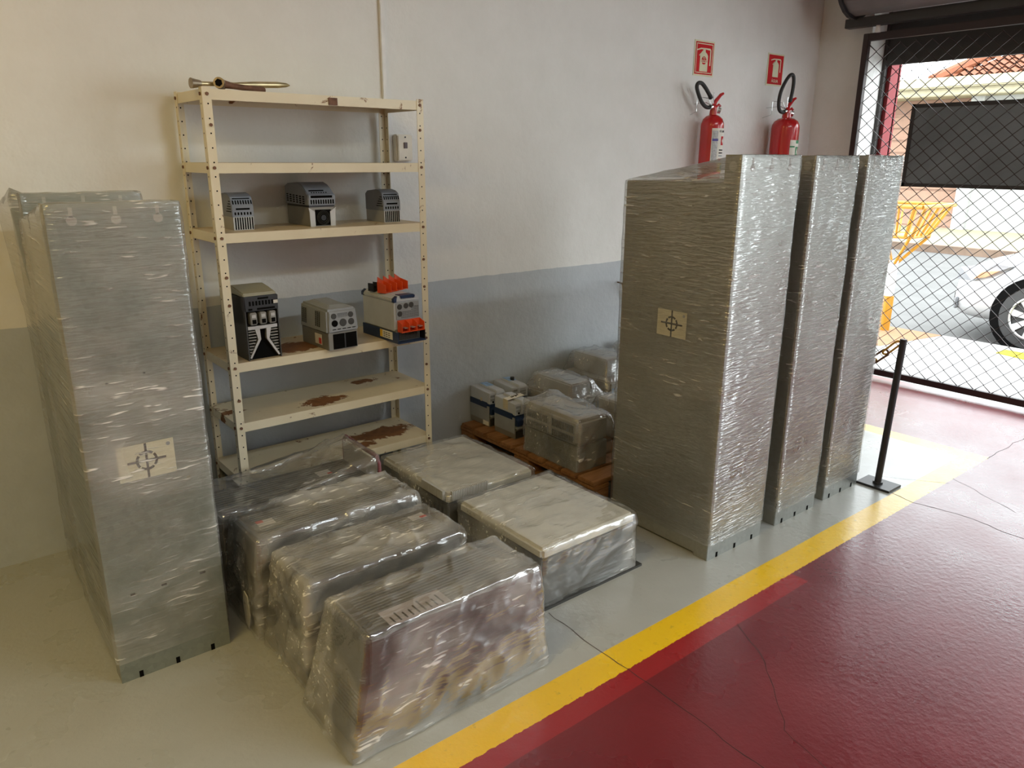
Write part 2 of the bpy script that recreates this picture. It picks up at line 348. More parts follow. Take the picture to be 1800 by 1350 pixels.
while y > -2.77:
    pts = []; i = 0; z = .07
    while z < 2.41:
        o_ = (i+k) % 2
        pts.append((.003 if o_ else -.003, max(-2.795, y-DW/2*o_), z)); z += DH/2; i += 1
    cl.tube(pts, .0038, 4); y -= DW/2; k += 1
stuff(cl.build('chain_link_mesh', M['gate'], g))
tk = thing('gate_track_beam', 'black steel track beam above the chain-link gate', 'beam', (4.62, 0, 0))
box(-.035, .035, -3.2, -.27, 2.49, 2.55).build('beam', M['shutter'], tk, bevel=.003)
MB().cyl((0, -.50, 2.445), (0, -.50, 2.49), .02, 14, .014).build('roller', M['white'], tk)
pn = thing('dark_mesh_panel', 'dark grey rectangular panel fixed behind the chain-link gate', 'panel', (4.80, 0, 0))
box(-.006, .006, -2.6, -.735, 1.42, 1.965).build('sheet', simple('panel_sheet', (.20, .225, .24), .6, 0, .2, 3), pn)
for a in ((-2.6, -.735, 1.945, 1.97), (-2.6, -.735, 1.41, 1.435), (-.76, -.735, 1.41, 1.97), (-2.6, -2.575, 1.41, 1.97)): box(-.012, .012, a[0], a[1], a[2], a[3]).build('edge_strip', M['shutter'], pn)
sh = thing('roller_shutter', 'dark steel roller shutter coiled up over the gateway', 'shutter', (0, 0, 0))
MB().cyl((4.55, -.36, 2.80), (4.55, -3.0, 2.80), .245, 16).build('shutter_roll', M['shroll'], sh)
MB().cyl((4.55, -.335, 2.80), (4.55, -.36, 2.80), .265, 24).build('end_plate', M['blackmetal'], sh)
for i in range(7): box(4.953+.003*(i % 2), 4.975, -2.82, -.42, 2.30+i*.07, 2.372+i*.07).build('slat', M['shutter'], sh)
box(4.945, 4.985, -2.82, -.42, 2.26, 2.30).build('bottom_bar', M['shutter'], sh, bevel=.004)
for ya, yb in ((-.425, -.40), (-2.85, -2.82)): box(4.945, 4.985, ya, yb, 0, 2.62).build('guide_rail', M['shutter'], sh)

# ------------------------------------------------------------------ street outside
sw = MB().hexa([(XR, -9, -.14), (7.25, -9, -.3), (7.25, 12, -.3), (XR, 12, -.14), (XR, -9, -.004), (7.25, -9, -.13), (7.25, 12, -.13), (XR, 12, -.004)])
struct(sw.build('pavement_near', M['concrete']), 'pale concrete pavement outside the gate', 'pavement')
struct(box(7.25, 15.6, -14, 40, -.4, -.20).build('street', M['asphalt']), 'grey asphalt street seen through the gate', 'street')
struct(box(15.6, 20.2, -14, 40, -.4, -.07).build('pavement_far', simple('far_concrete', (.25, .23, .15), .9)), 'pale far pavement across the street', 'pavement')
struct(box(15.45, 15.62, -14, 40, -.3, -.05).build('curb_far', simple('far_curb', (.15, .10, .07), .9, var=.3, vscale=3)), 'stone curb edging the far pavement', 'curb')
tag(MB().hexa([(6.0, -.2, -.085), (7.22, -.25, -.15), (7.25, 1.0, -.15), (6.2, 1.0, -.09), (6.0, -.2, -.066), (7.22, -.25, -.124), (7.25, 1.0, -.124), (6.2, 1.0, -.078)]).build('painted_pavement_patch', M['orangep']), 'terracotta coloured patch of pavement under the yellow litter stand', 'pavement patch')
tag(MB().hexa([(6.55, -1.5, -.12), (6.95, -1.5, -.14), (7.0, -.92, -.14), (6.75, -.92, -.13), (6.55, -1.5, -.088), (6.95, -1.5, -.108), (7.0, -.92, -.110), (6.75, -.92, -.098)]).build('yellow_kerb_mark', M['yelp']), 'bright yellow paint mark on the pavement beside the car wheel', 'road marking')
# litter basket
lb = thing('litter_basket', 'yellow slatted litter basket on a post by the street', 'litter basket', (6.95, .22, -.11))
MB().cyl((0, 0, 0), (0, 0, .36), .055, 16).build('post_base', M['yel'], lb, smooth=True)
MB().cyl((0, 0, .36), (0, 0, .72), .048, 16).build('post', M['white'], lb, smooth=True)
for sx in (-1, 1):
    for sy in (-1, 1): MB().cyl((0, 0, .66), (sx*.22, sy*.22, .97), .016, 8).build('brace', M['yel'], lb)
for (h, zz, rr) in ((.22, .98, .016), (.36, 1.28, .02)):
    for a, b in (((-h, -h), (h, -h)), ((h, -h), (h, h)), ((h, h), (-h, h)), ((-h, h), (-h, -h))):
        MB().cyl((*a, zz), (*b, zz), rr, 8).build('rim_bar', M['yel'], lb)
for sd in range(4):
    for i in range(5):
        t = -1+2*(i+.5)/5; a = [(t, -1), (1, t), (t, 1), (-1, t)][sd]
        MB().cyl((a[0]*.22, a[1]*.22, .98), (a[0]*.36, a[1]*.36, 1.28), .010 if i % 2 else .016, 6).build('basket_bar', M['yel'], lb)
box(-.2, .2, -.2, .2, .965, .985).build('basket_floor', M['yel'], lb)
# house across the street
hs = thing('house_across_street', 'white house with cream fascia and orange tiled roof across the street', 'house', (20.2, 0, -.1))
box(0, 6, -12, 4.75, 0, 3.2).build('front_wall', M['housew'], hs)
box(.35, 6, 4.75, 14, 0, 3.2).build('recess_wall', M['peach'], hs)
box(-.15, .4, 4.6, 4.9, 0, 3.2).build('pilaster', M['housew'], hs)
gd = box(.25, .35, 5.0, 7.9, 0, 2.85).build('garage_door', M['peach'], hs)
for i in range(9): box(.235, .25, 5.03, 7.87, .04+i*.31, .04+i*.31+.285).build('door_panel', M['peach'], gd, bevel=.01)
box(-.7, 6, -12, 14, 3.2, 3.42).build('fascia', M['fascia'], hs, bevel=.02)
box(-.85, -.6, -12, 14, 3.38, 3.62).build('gutter', M['fascia'], hs, bevel=.03)
# hipped tile roof as rows of half-round tiles
rf = MB(); YR0, YR1 = -12, 5.9
def roof_pt(u, v):   # u along Y, v up the slope
    return (-.2+v*3.4, u, 3.55+v*1.7)
ny_ = 80; nv = 14
for i in range(ny_):
    ya = YR0+(YR1-YR0)*i/ny_; yb = YR0+(YR1-YR0)*(i+1)/ny_; ym = (ya+yb)/2
    for j in range(nv):
        v0, v1 = j/nv, (j+1)/nv
        lim = YR1-2.3*v0
        if ym > lim: continue
        dz = .05
        a, b = roof_pt(ya, v0), roof_pt(yb, v0); c, d = roof_pt(yb, v1), roof_pt(ya, v1); m0, m1 = roof_pt(ym, v0), roof_pt(ym, v1)
        up = lambda p, q: (p[0], p[1], p[2]+q)
        rf.add([up(a, .03), up(m0, .03+dz*1.6), up(b, .03), c, up(m1, dz*1.2), d], [(0, 1, 4, 5), (1, 2, 3, 4)])
stuff(rf.build('roof_tiles', M['roof'], hs))
MB().hexa([(-.2, -12, 3.40), (-.2, 5.85, 3.40), (3.2, 3.55, 5.05), (3.2, -12, 5.05), (-.2, -12, 3.50), (-.2, 5.85, 3.50), (3.2, 3.55, 5.2), (3.2, -12, 5.2)]).build('roof_deck', M['roof'], hs)
hp = MB().tube([(-.2, 5.9, 3.62), (1.5, 4.75, 4.5), (3.2, 3.6, 5.35)], .14, 8).build('hip_ridge', M['roof'], hs, smooth=True)
box(1.2, 2.0, 5.6, 6.4, 3.4, 4.0).build('chimney_block', M['fascia'], hs)

# white car
cr = thing('parked_car', 'white hatchback parked at the curb beyond the gate', 'car', (8.36, -.06, -.20))
ST = [  # s, half width, bottom z, shoulder z, top z, top half width
    (0, .42, .26, .50, .60, .30), (.04, .60, .22, .55, .66, .45), (.14, .74, .20, .62, .74, .55), (.32, .82, .19, .72, .84, .62), (.60, .85, .19, .80, .92, .66), (.9, .86, .19, .85, .97, .68),
    (1.25, .86, .19, .90, 1.03, .68), (1.55, .86, .19, .92, 1.20, .64), (2.0, .86, .19, .93, 1.46, .58), (2.6, .86, .20, .94, 1.50, .57), (3.2, .86, .21, .95, 1.46, .56), (3.6, .84, .22, .95, 1.30, .55), (3.85, .80, .26, .93, 1.05, .55), (3.95, .70, .32, .80, .90, .5)]
ring = []
for s_, hw, zb, zs, zt, tw in ST:
    half = [(0, zb), (hw*.82, zb), (hw*.97, zb+.10), (hw, zb+.3*(zs-zb)+.02), (hw*1.0, zb+.7*(zs-zb)), (hw*.97, zs), (hw*.93, zs+.02+.12*(zt-zs)), (tw+.03, zs+.82*(zt-zs)), (tw*.8, zt-.01*(zt-zs)), (0, zt)]
    ring.append([(x_, -s_, z_) for x_, z_ in half] + [(-x_, -s_, z_) for x_, z_ in half[-2:0:-1]])
nr = len(ring[0]); cb = MB()
cb.add([p for r in ring for p in r], [(i*nr+k, i*nr+(k+1) % nr, (i+1)*nr+(k+1) % nr, (i+1)*nr+k) for i in range(len(ring)-1) for k in range(nr)] + [tuple(range(nr)), tuple(range(len(ring)*nr-1, (len(ring)-1)*nr-1, -1))])
bo = cb.build('car_body', M['carwhite'], cr, smooth=False)
sm = bo.modifiers.new('smooth', 'SUBSURF'); sm.levels = 2; sm.render_levels = 2
bo.data.polygons.foreach_set('use_smooth', [True]*len(bo.data.polygons))
for sgn in (-1, 1):
    gw = MB(); gw.add([(sgn*.80, -1.62, 1.0), (sgn*.80, -2.55, 1.0), (sgn*.66, -2.5, 1.40), (sgn*.66, -2.02, 1.38)], [(0, 1, 2, 3)]); gw.build('front_side_window', M['glass'], cr); gw = MB(); gw.add([(sgn*.80, -2.62, 1.0), (sgn*.80, -3.4, 1.0), (sgn*.66, -3.2, 1.36), (sgn*.66, -2.58, 1.40)], [(0, 1, 2, 3)]); gw.build('rear_side_window', M['glass'], cr)

MB().hexa([(-.62, -1.32, 1.04), (.62, -1.32, 1.04), (.62, -1.36, 1.0), (-.62, -1.36, 1.0), (-.52, -1.88, 1.42), (.52, -1.88, 1.42), (.52, -1.92, 1.38), (-.52, -1.92, 1.38)]).build('windscreen', M['glass'], cr)
for sx in (-1, 1):
    for wy in (-.89, -3.25):
        MB().cyl((sx*.70, wy, .33), (sx*.858, wy, .33), .395, 32).build('wheel_arch', M['void'], cr, smooth=True)
        X0, X1 = sx*.70, sx*.872
        wh = MB().lathe([(.20, -.08), (.30, -.08), (.325, -.05), (.325, .05), (.305, .078), (.225, .085), (.21, .07)], seg=36)
        wh.v = [(sx*.79+sx*q[2], wy+q[0], .325+q[1]) for q in wh.v]
        to = wh.build('tyre', M['tyre'], cr, smooth=True)
        MB().cyl((sx*.80, wy, .325), (sx*.835, wy, .325), .215, 32).build('rim_dish', M['black'], to)
        MB().tube([(sx*.872, wy+.21*math.cos(a), .325+.21*math.sin(a)) for a in [2*math.pi*i/32 for i in range(32)]], .012, 8, True).build('rim_edge', M['alloy'], to, smooth=True)
        for i in range(8):
            a = 2*math.pi*i/8+.2; c_, s__ = math.cos(a), math.sin(a); n_ = (-s__, c_)
            pts = [(r_*c_+w_*n_[0], r_*s__+w_*n_[1]) for r_, w_ in ((.03, .02), (.205, .034), (.205, -.034), (.03, -.02))]
            MB().hexa([(sx*.84, wy+u, .325+v) for u, v in pts]+[(sx*.874, wy+u, .325+v) for u, v in pts]).build('spoke', M['alloy'], to)
        MB().cyl((sx*.85, wy, .325), (sx*.882, wy, .325), .045, 16).build('hub_cap', M['yelp'], to)
    hl = MB().add([(sx*.66, -.065, .60), (sx*.83, -.27, .62), (sx*.875, -.62, .80), (sx*.83, -.45, .81), (sx*.70, -.10, .73), (sx*.60, -.085, .60), (sx*.74, -.30, .62), (sx*.80, -.62, .80), (sx*.76, -.45, .79), (sx*.62, -.14, .72)],
                  [(0, 1, 4), (1, 3, 4), (1, 2, 3), (5, 9, 6), (6, 9, 8), (6, 8, 7), (0, 5, 6, 1), (1, 6, 7, 2), (2, 7, 8, 3), (3, 8, 9, 4), (4, 9, 5, 0)]).build('headlamp', simple('lamp_lens', (.35, .36, .38), .12, .3), cr)
    MB().hexa([(sx*.83, -.28, .64), (sx*.862, -.40, .67), (sx*.876, -.52, .75), (sx*.85, -.36, .72), (sx*.77, -.30, .65), (sx*.80, -.40, .67), (sx*.80, -.52, .75), (sx*.77, -.38, .72)]).build('indicator_lens', simple('amber_lens', (.55, .26, .12), .3), hl)
    MB().box(sx*.70-.05, sx*.70+.05, -.13, -.10, .30, .42).build('fog_lamp_recess', M['grey'], cr, bevel=.01)
box(-.4, .4, .005, .03, .30, .42).build('grille', M['dark'], cr)

# ------------------------------------------------------------------ wall fittings
cdt = tag(box(.962, .984, -.016, 0, 0, 3.6).build('cable_conduit', M['white'], bevel=.002), 'slim vertical cable conduit on the wall behind the steel rack', 'conduit')
sp = thing('wall_switch', 'white surface-mounted wall switch beside the rack post', 'switch', (1.055, 0, 1.635))
box(-.045, .045, -.038, 0, -.063, .063).build('back_box', M['ivory'], sp, bevel=.006)
box(-.04, .04, -.046, -.038, -.058, .058).build('face_plate', M['ivory'], sp, bevel=.003)
box(-.009, .009, -.052, -.046, -.002, .026).build('rocker', simple('dark_rocker', (.06, .02, .02), .4), sp, bevel=.001)
for zz in (-.045, .05): MB().cyl((0, -.048, zz), (0, -.045, zz), .004, 8).build('screw', M['ink'], sp)
hk = thing('wall_hook', 'small dark wall hook with an ochre rope loop beside the tall cabinet', 'hook', (2.645, 0, .81))
MB().tube([(0, 0, .012), (0, -.03, .012), (0, -.045, .004), (0, -.05, .016)], .005, 8).build('hook', M['rust'], hk)
MB().tube([(.005, -.04, .008), (.02, -.03, -.02), (.045, -.02, -.07), (.06, -.02, -.09), (.04, -.03, -.06), (.01, -.045, .0)], .005, 8).build('rope_loop', M['yellowrope'], hk, smooth=True)

def ext_icon(parent, cx, cz, h, mat, yq):
    # white fire-extinguisher pictogram: cylinder body, handle, hose
    w = h*.26; b = MB()
    b.prism([(cx-w, cz-h*.5), (cx+w, cz-h*.5), (cx+w, cz+h*.12), (cx+w*.75, cz+h*.2), (cx+w*.3, cz+h*.27), (cx+w*.3, cz+h*.36), (cx-w*.3, cz+h*.36), (cx-w*.3, cz+h*.27), (cx-w*.75, cz+h*.2), (cx-w, cz+h*.12)], yq, yq-.0012, 'y')
    b.build('extinguisher_pictogram', mat, parent)
    hd = MB().prism([(cx-w*1.9, cz+h*.34), (cx-w*.9, cz+h*.41), (cx+w*.3, cz+h*.42), (cx+w*.3, cz+h*.37), (cx-w*.8, cz+h*.36), (cx-w*1.8, cz+h*.30)], yq, yq-.0012, 'y')
    hd.prism([(cx-w*.3, cz+h*.33), (cx-w*1.3, cz+h*.12), (cx-w*1.1, cz+h*.10), (cx-w*.05, cz+h*.32)], yq, yq-.0012, 'y'); hd.build('pictogram_handle', mat, parent)
    hs_ = MB().prism([(cx+w*.3, cz+h*.42), (cx+w*1.5, cz+h*.42), (cx+w*1.75, cz+h*.36), (cx+w*1.75, cz-h*.25), (cx+w*1.5, cz-h*.25), (cx+w*1.5, cz+h*.35), (cx+w*.3, cz+h*.37)], yq, yq-.0012, 'y'); hs_.build('pictogram_hose', mat, parent)
def fire_sign(x, z, w, h, label, water):
    s = thing('fire_sign', label, 'sign', (x, 0, z), group=None)
    box(-w/2, w/2, -.004, 0, -h/2, h/2).build('plate', M['photolum'], s)
    box(-w/2+.010, w/2-.010, -.0052, -.004, -h/2+.010, h/2-.010).build('red_field', M['redsign'], s)
    if not water:
        f = MB(); i0, i1 = .018, .023
        for a in ((-w/2+i0, w/2-i0, h/2-i1, h/2-i0), (-w/2+i0, w/2-i0, -h/2+i0, -h/2+i1), (-w/2+i0, -w/2+i1, -h/2+i0, h/2-i0), (w/2-i1, w/2-i0, -h/2+i0, h/2-i0)): f.box(a[0], a[1], -.006, -.0052, a[2], a[3])
        f.build('border_line', M['photolum'], s)
        ext_icon(s, -.004, -.002, h*.72, M['photolum'], -.0052)
        MB().cyl((-.004, -.0066, -.012), (-.004, -.0078, -.012), h*.115, 24).build('red_disc', M['redsign'], s)
        box(-.036, .028, -.0086, -.0078, -.026, -.010).build('disc_band', M['photolum'], s)
        text_obj('PÓ', .020, M['photolum'], s, Matrix.Translation((-.004, -.0084, .001)) @ FRONT)
        text_obj('QUÍMICO', .0135, M['redsign'], s, Matrix.Translation((-.004, -.0092, -.018)) @ FRONT)
    else:
        ext_icon(s, 0, .018, h*.62, M['photolum'], -.0052)
        text_obj('ÁGUA', .030, M['photolum'], s, Matrix.Translation((0, -.0062, -.076)) @ FRONT)
    return s
fire_sign(3.365, 2.222, .205, .215, 'red fire extinguisher sign with a round badge, nearer the rack', False)
fire_sign(4.185, 2.21, .20, .215, 'red fire extinguisher sign lettered AGUA, nearer the gate', True)

def extinguisher(x, z, r, hgt, label, water):
    e = thing('fire_extinguisher', label, 'fire extinguisher', (x, -.035-r, z))
    prof = [(r*.86, 0), (r*.97, .012), (r, .03), (r, hgt-.07), (r*.97, hgt-.05), (r*.85, hgt-.026), (r*.6, hgt-.008), (r*.34, hgt), (r*.30, hgt+.03)]
    MB().lathe(prof, seg=36).build('cylinder', M['red'], e, smooth=True)
    MB().lathe([(.020, hgt+.02), (.022, hgt+.03), (.022, hgt+.055), (.015, hgt+.065)], seg=16).build('valve', M['red'], e, smooth=True)
    MB().tube([(.0, 0, hgt+.055), (.015, -.0, hgt+.085), (.05, -.01, hgt+.125), (.075, -.012, hgt+.135)], [.013, .013, .011, .008], 8).build('lever', M['red'], e, smooth=True)
    MB().tube([(.01, 0, hgt+.045), (.04, -.01, hgt+.065), (.055, -.01, hgt+.055)], .008, 8).build('carry_handle', M['red'], e, smooth=True)
    MB().cyl((.03, -.012, hgt+.030), (.042, -.025, hgt+.026), .019, 18).build('pressure_gauge', M['chrome'], e)
    MB().tube([(-.005, 0, hgt+.06), (-.008, 0, hgt+.14)], .0022, 6).build('safety_pin', M['chrome'], e)
    if water: hp_ = [(-.02, 0, hgt+.045), (-.06, .0, hgt+.035), (-.10, .0, hgt+.05), (-.115, 0, hgt+.10), (-.095, .005, hgt+.17), (-.05, .005, hgt+.24), (.0, .005, hgt+.285), (.03, .0, hgt+.285), (.045, 0, hgt+.25), (.043, 0, hgt+.19), (.03, 0, hgt+.125)]
    else: hp_ = [(-.02, 0, hgt+.05), (-.06, .01, hgt+.045), (-.11, .01, hgt+.07), (-.15, .01, hgt+.115), (-.175, .01, hgt+.16), (-.17, .005, hgt+.185), (-.14, .0, hgt+.185), (-.10, -.005, hgt+.155), (-.055, -.005, hgt+.115)]
    pts = []
    for i in range(len(hp_)-1):
        p0, p1, p2, p3 = [Vector(hp_[max(0, min(len(hp_)-1, i+d))]) for d in (-1, 0, 1, 2)]
        for j in range(5):
            t = j/5; pts.append(.5*((2*p1)+(p2-p0)*t+(2*p0-5*p1+4*p2-p3)*t*t+(3*p1-p0-3*p2+p3)*t**3))
    pts.append(Vector(hp_[-1]))
    ho = MB().tube(pts, .0125, 10).build('hose', M['rubber'], e, smooth=True)
    MB().cyl(hp_[0], Vector(hp_[0])+Vector((-.02, 0, -.004)), .015, 12).build('hose_ferrule', M['chrome'], ho)
    a = Vector(hp_[-1]); b = a+(a-Vector(hp_[-2])).normalized()*.02; MB().cyl(a, b, .014, 12).build('nozzle', M['black'], ho)
    MB().tube([(-.06, .035+r, hgt+.07), (-.06, .02, hgt+.075), (0, -.005, hgt+.05)], .003, 6).tube([(-.1, .035+r, hgt+.0), (-.10, .06, hgt+.02), (-.10, .06, hgt+.11), (-.06, .0, hgt+.10), (-.03, .0, hgt+.06)], .0025, 6).build('wire_bracket', M['chrome'], e)
    def arc(name, a0, a1, z0, z1, m, off, par=e):
        q = MB(); n = 10; vs_ = []
        for i in range(n+1):
            t = a0+(a1-a0)*i/n
            for rr in (r-.001, r+off):
                for zz in (z0, z1): vs_.append((rr*math.cos(t), rr*math.sin(t), zz))
        fs = []
        for i in range(n):
            b0, b1 = i*4, (i+1)*4; fs += [(b0+2, b1+2, b1+3, b0+3), (b0, b0+1, b1+1, b1), (b0+1, b0+3, b1+3, b1+1), (b0, b1, b1+2, b0+2)]
        fs += [(0, 2, 3, 1), (n*4, n*4+1, n*4+3, n*4+2)]
        return q.add(vs_, fs).build(name, m, par)
    D = math.radians
    if not water:
        lb_ = arc('label', D(218), D(318), hgt-.30, hgt-.085, M['paper'], .0010)
        arc('text_column', D(222), D(250), hgt-.29, hgt-.10, simple('small_print', (.52, .54, .56), .7, var=.25, vscale=90), .0016, lb_); arc('violet_bar', D(222), D(252), hgt-.165, hgt-.150, M['bluep'], .0022, lb_)
        arc('red_flame_square', D(272), D(300), hgt-.19, hgt-.135, M['redsign'], .0016, lb_)
        dm = MB().add([(0, -r-.003, .018), (.011, -r-.003, 0), (0, -r-.003, -.018), (-.011, -r-.003, 0)], [(0, 1, 2, 3)])
        dm.v = [((r+.003)*math.cos(D(286)+x_/r), (r+.003)*math.sin(D(286)+x_/r), hgt-.163+z_) for x_, _, z_ in dm.v]; dm.build('flame_mark', M['paper'], lb_)
        for i in range(3): arc('print_row', D(262), D(305), hgt-.225-i*.018, hgt-.217-i*.018, M['ink'] if i < 2 else M['grey'], .0016, lb_)
        for i, ch in enumerate('PÓ QUÍMICO'):
            an = D(258)+D(54)*(i+.5)/10
            if ch != ' ': text_obj(ch, .017, M['ink'], lb_, Matrix.Translation(((r+.0018)*math.cos(an), (r+.0018)*math.sin(an), hgt-.105)) @ Matrix.Rotation(an+math.pi/2, 4, 'Z') @ FRONT, 'letter')
        arc('inspection_seal', D(258), D(300), hgt-.36, hgt-.30, M['ylabel'], .0014); arc('seal_green_half', D(282), D(300), hgt-.345, hgt-.315, simple('teal_print', (.1, .45, .42), .6), .0020)
        arc('pink_print', D(262), D(282), hgt-.29, hgt-.275, M['redprint'], .0016, lb_)
    else:
        lb_ = arc('label', D(238), D(318), hgt-.36, hgt-.155, M['paper'], .0010)
        arc('green_header', D(268), D(318), hgt-.178, hgt-.155, M['green'], .0016, lb_); arc('green_line', D(238), D(262), hgt-.205, hgt-.195, M['green'], .0016, lb_)
        arc('green_panel', D(268), D(290), hgt-.26, hgt-.20, M['green'], .0016, lb_); arc('red_panel', D(296), D(314), hgt-.26, hgt-.20, M['redprint'], .0016, lb_)
        tri = MB().add([((r+.0022)*math.cos(D(279)+x_/r), (r+.0022)*math.sin(D(279)+x_/r), hgt-.23+z_) for x_, z_ in ((-.013, -.02), (.013, -.02), (0, .022))], [(0, 1, 2)]); tri.build('class_a_triangle', M['paper'], lb_)
    return e
extinguisher(3.365, 1.37, .075, .50, 'narrower red extinguisher with a large white label, nearer the rack', False)
extinguisher(4.185, 1.30, .098, .58, 'wider red water extinguisher with green-headed label, nearer the gate', True)

# ------------------------------------------------------------------ steel rack
RW, RF, RB, RH = .95, -.381, -.04, 1.835
ZB = [1.8103, 1.5485, 1.2859, .7652, .5077, .2529]
rk = thing('steel_shelf_rack', 'cream slotted-angle steel shelving rack with rusty shelves', 'shelving rack', (0, 0, 0))
bolt_me = MB().cyl((0, 0, 0), (0, -.0045, 0), .0065, 6).build('bolt', M['rust']); bolt_mesh = bolt_me.data; bpy.data.objects.remove(bolt_me)
def bolt(parent, x, y, z, side=0):
    o = bpy.data.objects.new('bolt', bolt_mesh); COL.objects.link(o); o.parent = parent; o.location = (x, y, z); o.rotation_euler = (0, 0, side)
th, fw_ = .0025, .033
for (cx, sx, cy, sy) in ((0, 1, RF, 1), (RW, -1, RF, 1), (0, 1, RB, -1), (RW, -1, RB, -1)):
    p = MB(); xa, xb = sorted((cx, cx+sx*fw_)); ya, yb = sorted((cy, cy+sy*th)); p.box(xa, xb, ya, yb, 0, RH)
    xa, xb = sorted((cx, cx+sx*th)); ya, yb = sorted((cy+sy*th, cy+sy*fw_)); p.box(xa, xb, ya, yb, 0, RH)
    po = p.build('post', M['post'], rk)
    hl = MB(); z = .06
    while z < RH-.05:
        if min(abs(z-q) for q in ZB) > .014:
            for e_ in (-1, 1):
                yy = cy-.0006*sy if e_ < 0 else cy+sy*(th+.0006); hl.cyl((cx+sx*.019, yy, z), (cx+sx*.019, yy+.0002, z), .0033, 6)
                xx = cx-.0006*sx if e_ < 0 else cx+sx*(th+.0006); hl.cyl((xx, cy+sy*.019, z), (xx+.0002, cy+sy*.019, z), .0033, 6)
        z += .052
    stuff(hl.build('punched_holes', M['void'], po))
    for z in ZB:
        if sy > 0: bolt(po, cx+sx*.018, RF, z, 0)
        if sx > 0: bolt(po, 0, cy+sy*.018, z, -math.pi/2)
        else: bolt(po, RW, cy+sy*.018, z, math.pi/2)
    if sy > 0:
        for z in (ZB[0]-.105, ZB[2]-.145, 1.02, ZB[3]-.13): bolt(po, cx+sx*.021, RF, z+random.uniform(-.01, .01), 0)
SH = [rust_mat('shelf_paint_a', .15, .2, 2), rust_mat('shelf_paint_b', .25, .55, 3), rust_mat('shelf_paint_c', .2, .55, 4), rust_mat('shelf_paint_d', .5, .5, 5, [(.30, -.25, .2, .8)]),
      rust_mat('shelf_paint_e', .45, .1, 6, [(.43, -.30, .12, 1.0), (.72, -.12, .09, .5), (.03, -.2, .08, .5)]), rust_mat('shelf_paint_f', .5, .1, 7, [(.76, -.22, .16, 1.6), (.6, -.3, .1, .6)])]
for i, z in enumerate(ZB):
    x0, x1, y0, y1 = .003, RW-.003, RF+.003, RB-.003; t = .0015
    s = MB().box(x0, x1, y0, y1, z+.0165, z+.018)
    s.box(x0, x1, y0, y0+t, z-.02, z+.0165).box(x0, x1, y1-t, y1, z-.02, z+.0165).box(x0, x0+t, y0+t, y1-t, z-.02, z+.0165).box(x1-t, x1, y0+t, y1-t, z-.02, z+.0165)
    s.box(x0, x1, y0+t, y0+.018, z-.02, z-.0185)
    s.build('shelf', SH[i], rk)
ZS = [z+.018 for z in ZB]
box(.50, .538, RF-.002, RF+.003, ZB[0]-.018, ZB[0]+.010).build('rusty_clip', M['rust'], rk)

# wheel wrenches on top of the rack
def wr1():
    t = thing('lug_wrench', 'long steel lug wrench with a pointed pry end on the rack top', 'wrench', (0, 0, ZS[0]))
    MB().tube([(.0, -.342, .018), (.15, -.325, .024), (.22, -.317, .028), (.32, -.306, .034), (.36, -.30, .036), (.375, -.298, .036)], [.008, .008, .012, .012, .008, .002], 10).build('shaft', M['brass'], t, smooth=True)
    MB().cyl((-.024, -.345, .018), (.012, -.340, .018), .019, 14, .012).build('socket', M['steel'], t, smooth=True)
    return t
wr1()
w2 = thing('lug_wrench', 'short rusty lug wrench with its open socket facing the viewer', 'wrench', (0, 0, ZS[0]))
MB().tube([(.085, -.357, .021), (.13, -.345, .016), (.20, -.33, .012), (.25, -.32, .010), (.262, -.318, .010)], [.016, .011, .011, .013, .009], 10).build('shaft', M['rust'], w2, smooth=True)
sk = MB().cyl((.068, -.372, .023), (.09, -.34, .020), .020, 18).build('socket', M['steel'], w2, smooth=True)
MB().cyl((.0672, -.3731, .0231), (.068, -.372, .023), .014, 6).build('hex_bore', M['void'], sk)

# ------------------------------------------------------------------ drives on the rack
def slots(mb, o, u, v, rects, t=.0012):
    o, u, v = Vector(o), Vector(u).normalized(), Vector(v).normalized(); n = u.cross(v).normalized()
    for (u0, u1, v0, v1) in rects:
        c = [o+u*a+v*b for a, b in ((u0, v0), (u1, v0), (u1, v1), (u0, v1))]
        mb.hexa([p-n*t*.3 for p in c]+[p+n*t for p in c])
    return mb
def small_drive(label, loc, rz=0):
    t = thing('small_inverter', label, 'inverter', loc, rz, 'small grey inverters on the middle shelf')
    w, d = .088, .17; h = w/2; f_ = -d/2
    box(-h+.003, h-.003, f_+.003, d/2, 0, .052).build('heatsink', M['alu'], t)
    fg = MB()
    for i in range(8): x = -h+.009+i*.0098; fg.box(x, x+.0052, f_+.0022, f_+.004, .002, .050)
    stuff(fg.build('fin_gaps', M['void'], t))
    prof = [(f_, .052), (d/2, .052), (d/2, .125), (d/2-.02, .138), (f_+.07, .146), (f_+.035, .140), (f_+.014, .130), (f_+.004, .100), (f_, .096)]
    MB().prism(prof, -h, h, 'x').build('cover', M['bluegrey'], t, bevel=.002)
    v = MB()
    slots(v, (-h, f_, 0), (1, 0, 0), (0, 0, 1), [(.009+i*.0125, .015+i*.0125, .060, .071) for i in range(6)]+[(.016, .072, .080, .087)])
    slots(v, (-h, f_+.004, .100), (1, 0, 0), (0, .010, .030), [(.006+i*.0105, .011+i*.0105, .002, .018) for i in range(8)]+[(.008, .078, .023, .027)])
    slots(v, (-h, 0, 0), (0, -1, 0), (0, 0, 1), [(.02-.0, .078-.012*0, .072+i*.010, .075+i*.010) if i == 0 else (.02+.008*i, .072, .072+i*.010, .075+i*.010) for i in range(5)])
    stuff(v.build('vent_slots', M['void'], t)); return t
sd = small_drive('small grey inverter on the middle shelf, beside the left rack post', (.150, -.185, ZS[2]))
dup(sd, (.838, -.185, ZS[2]), 'small grey inverter on the middle shelf, at its right end')
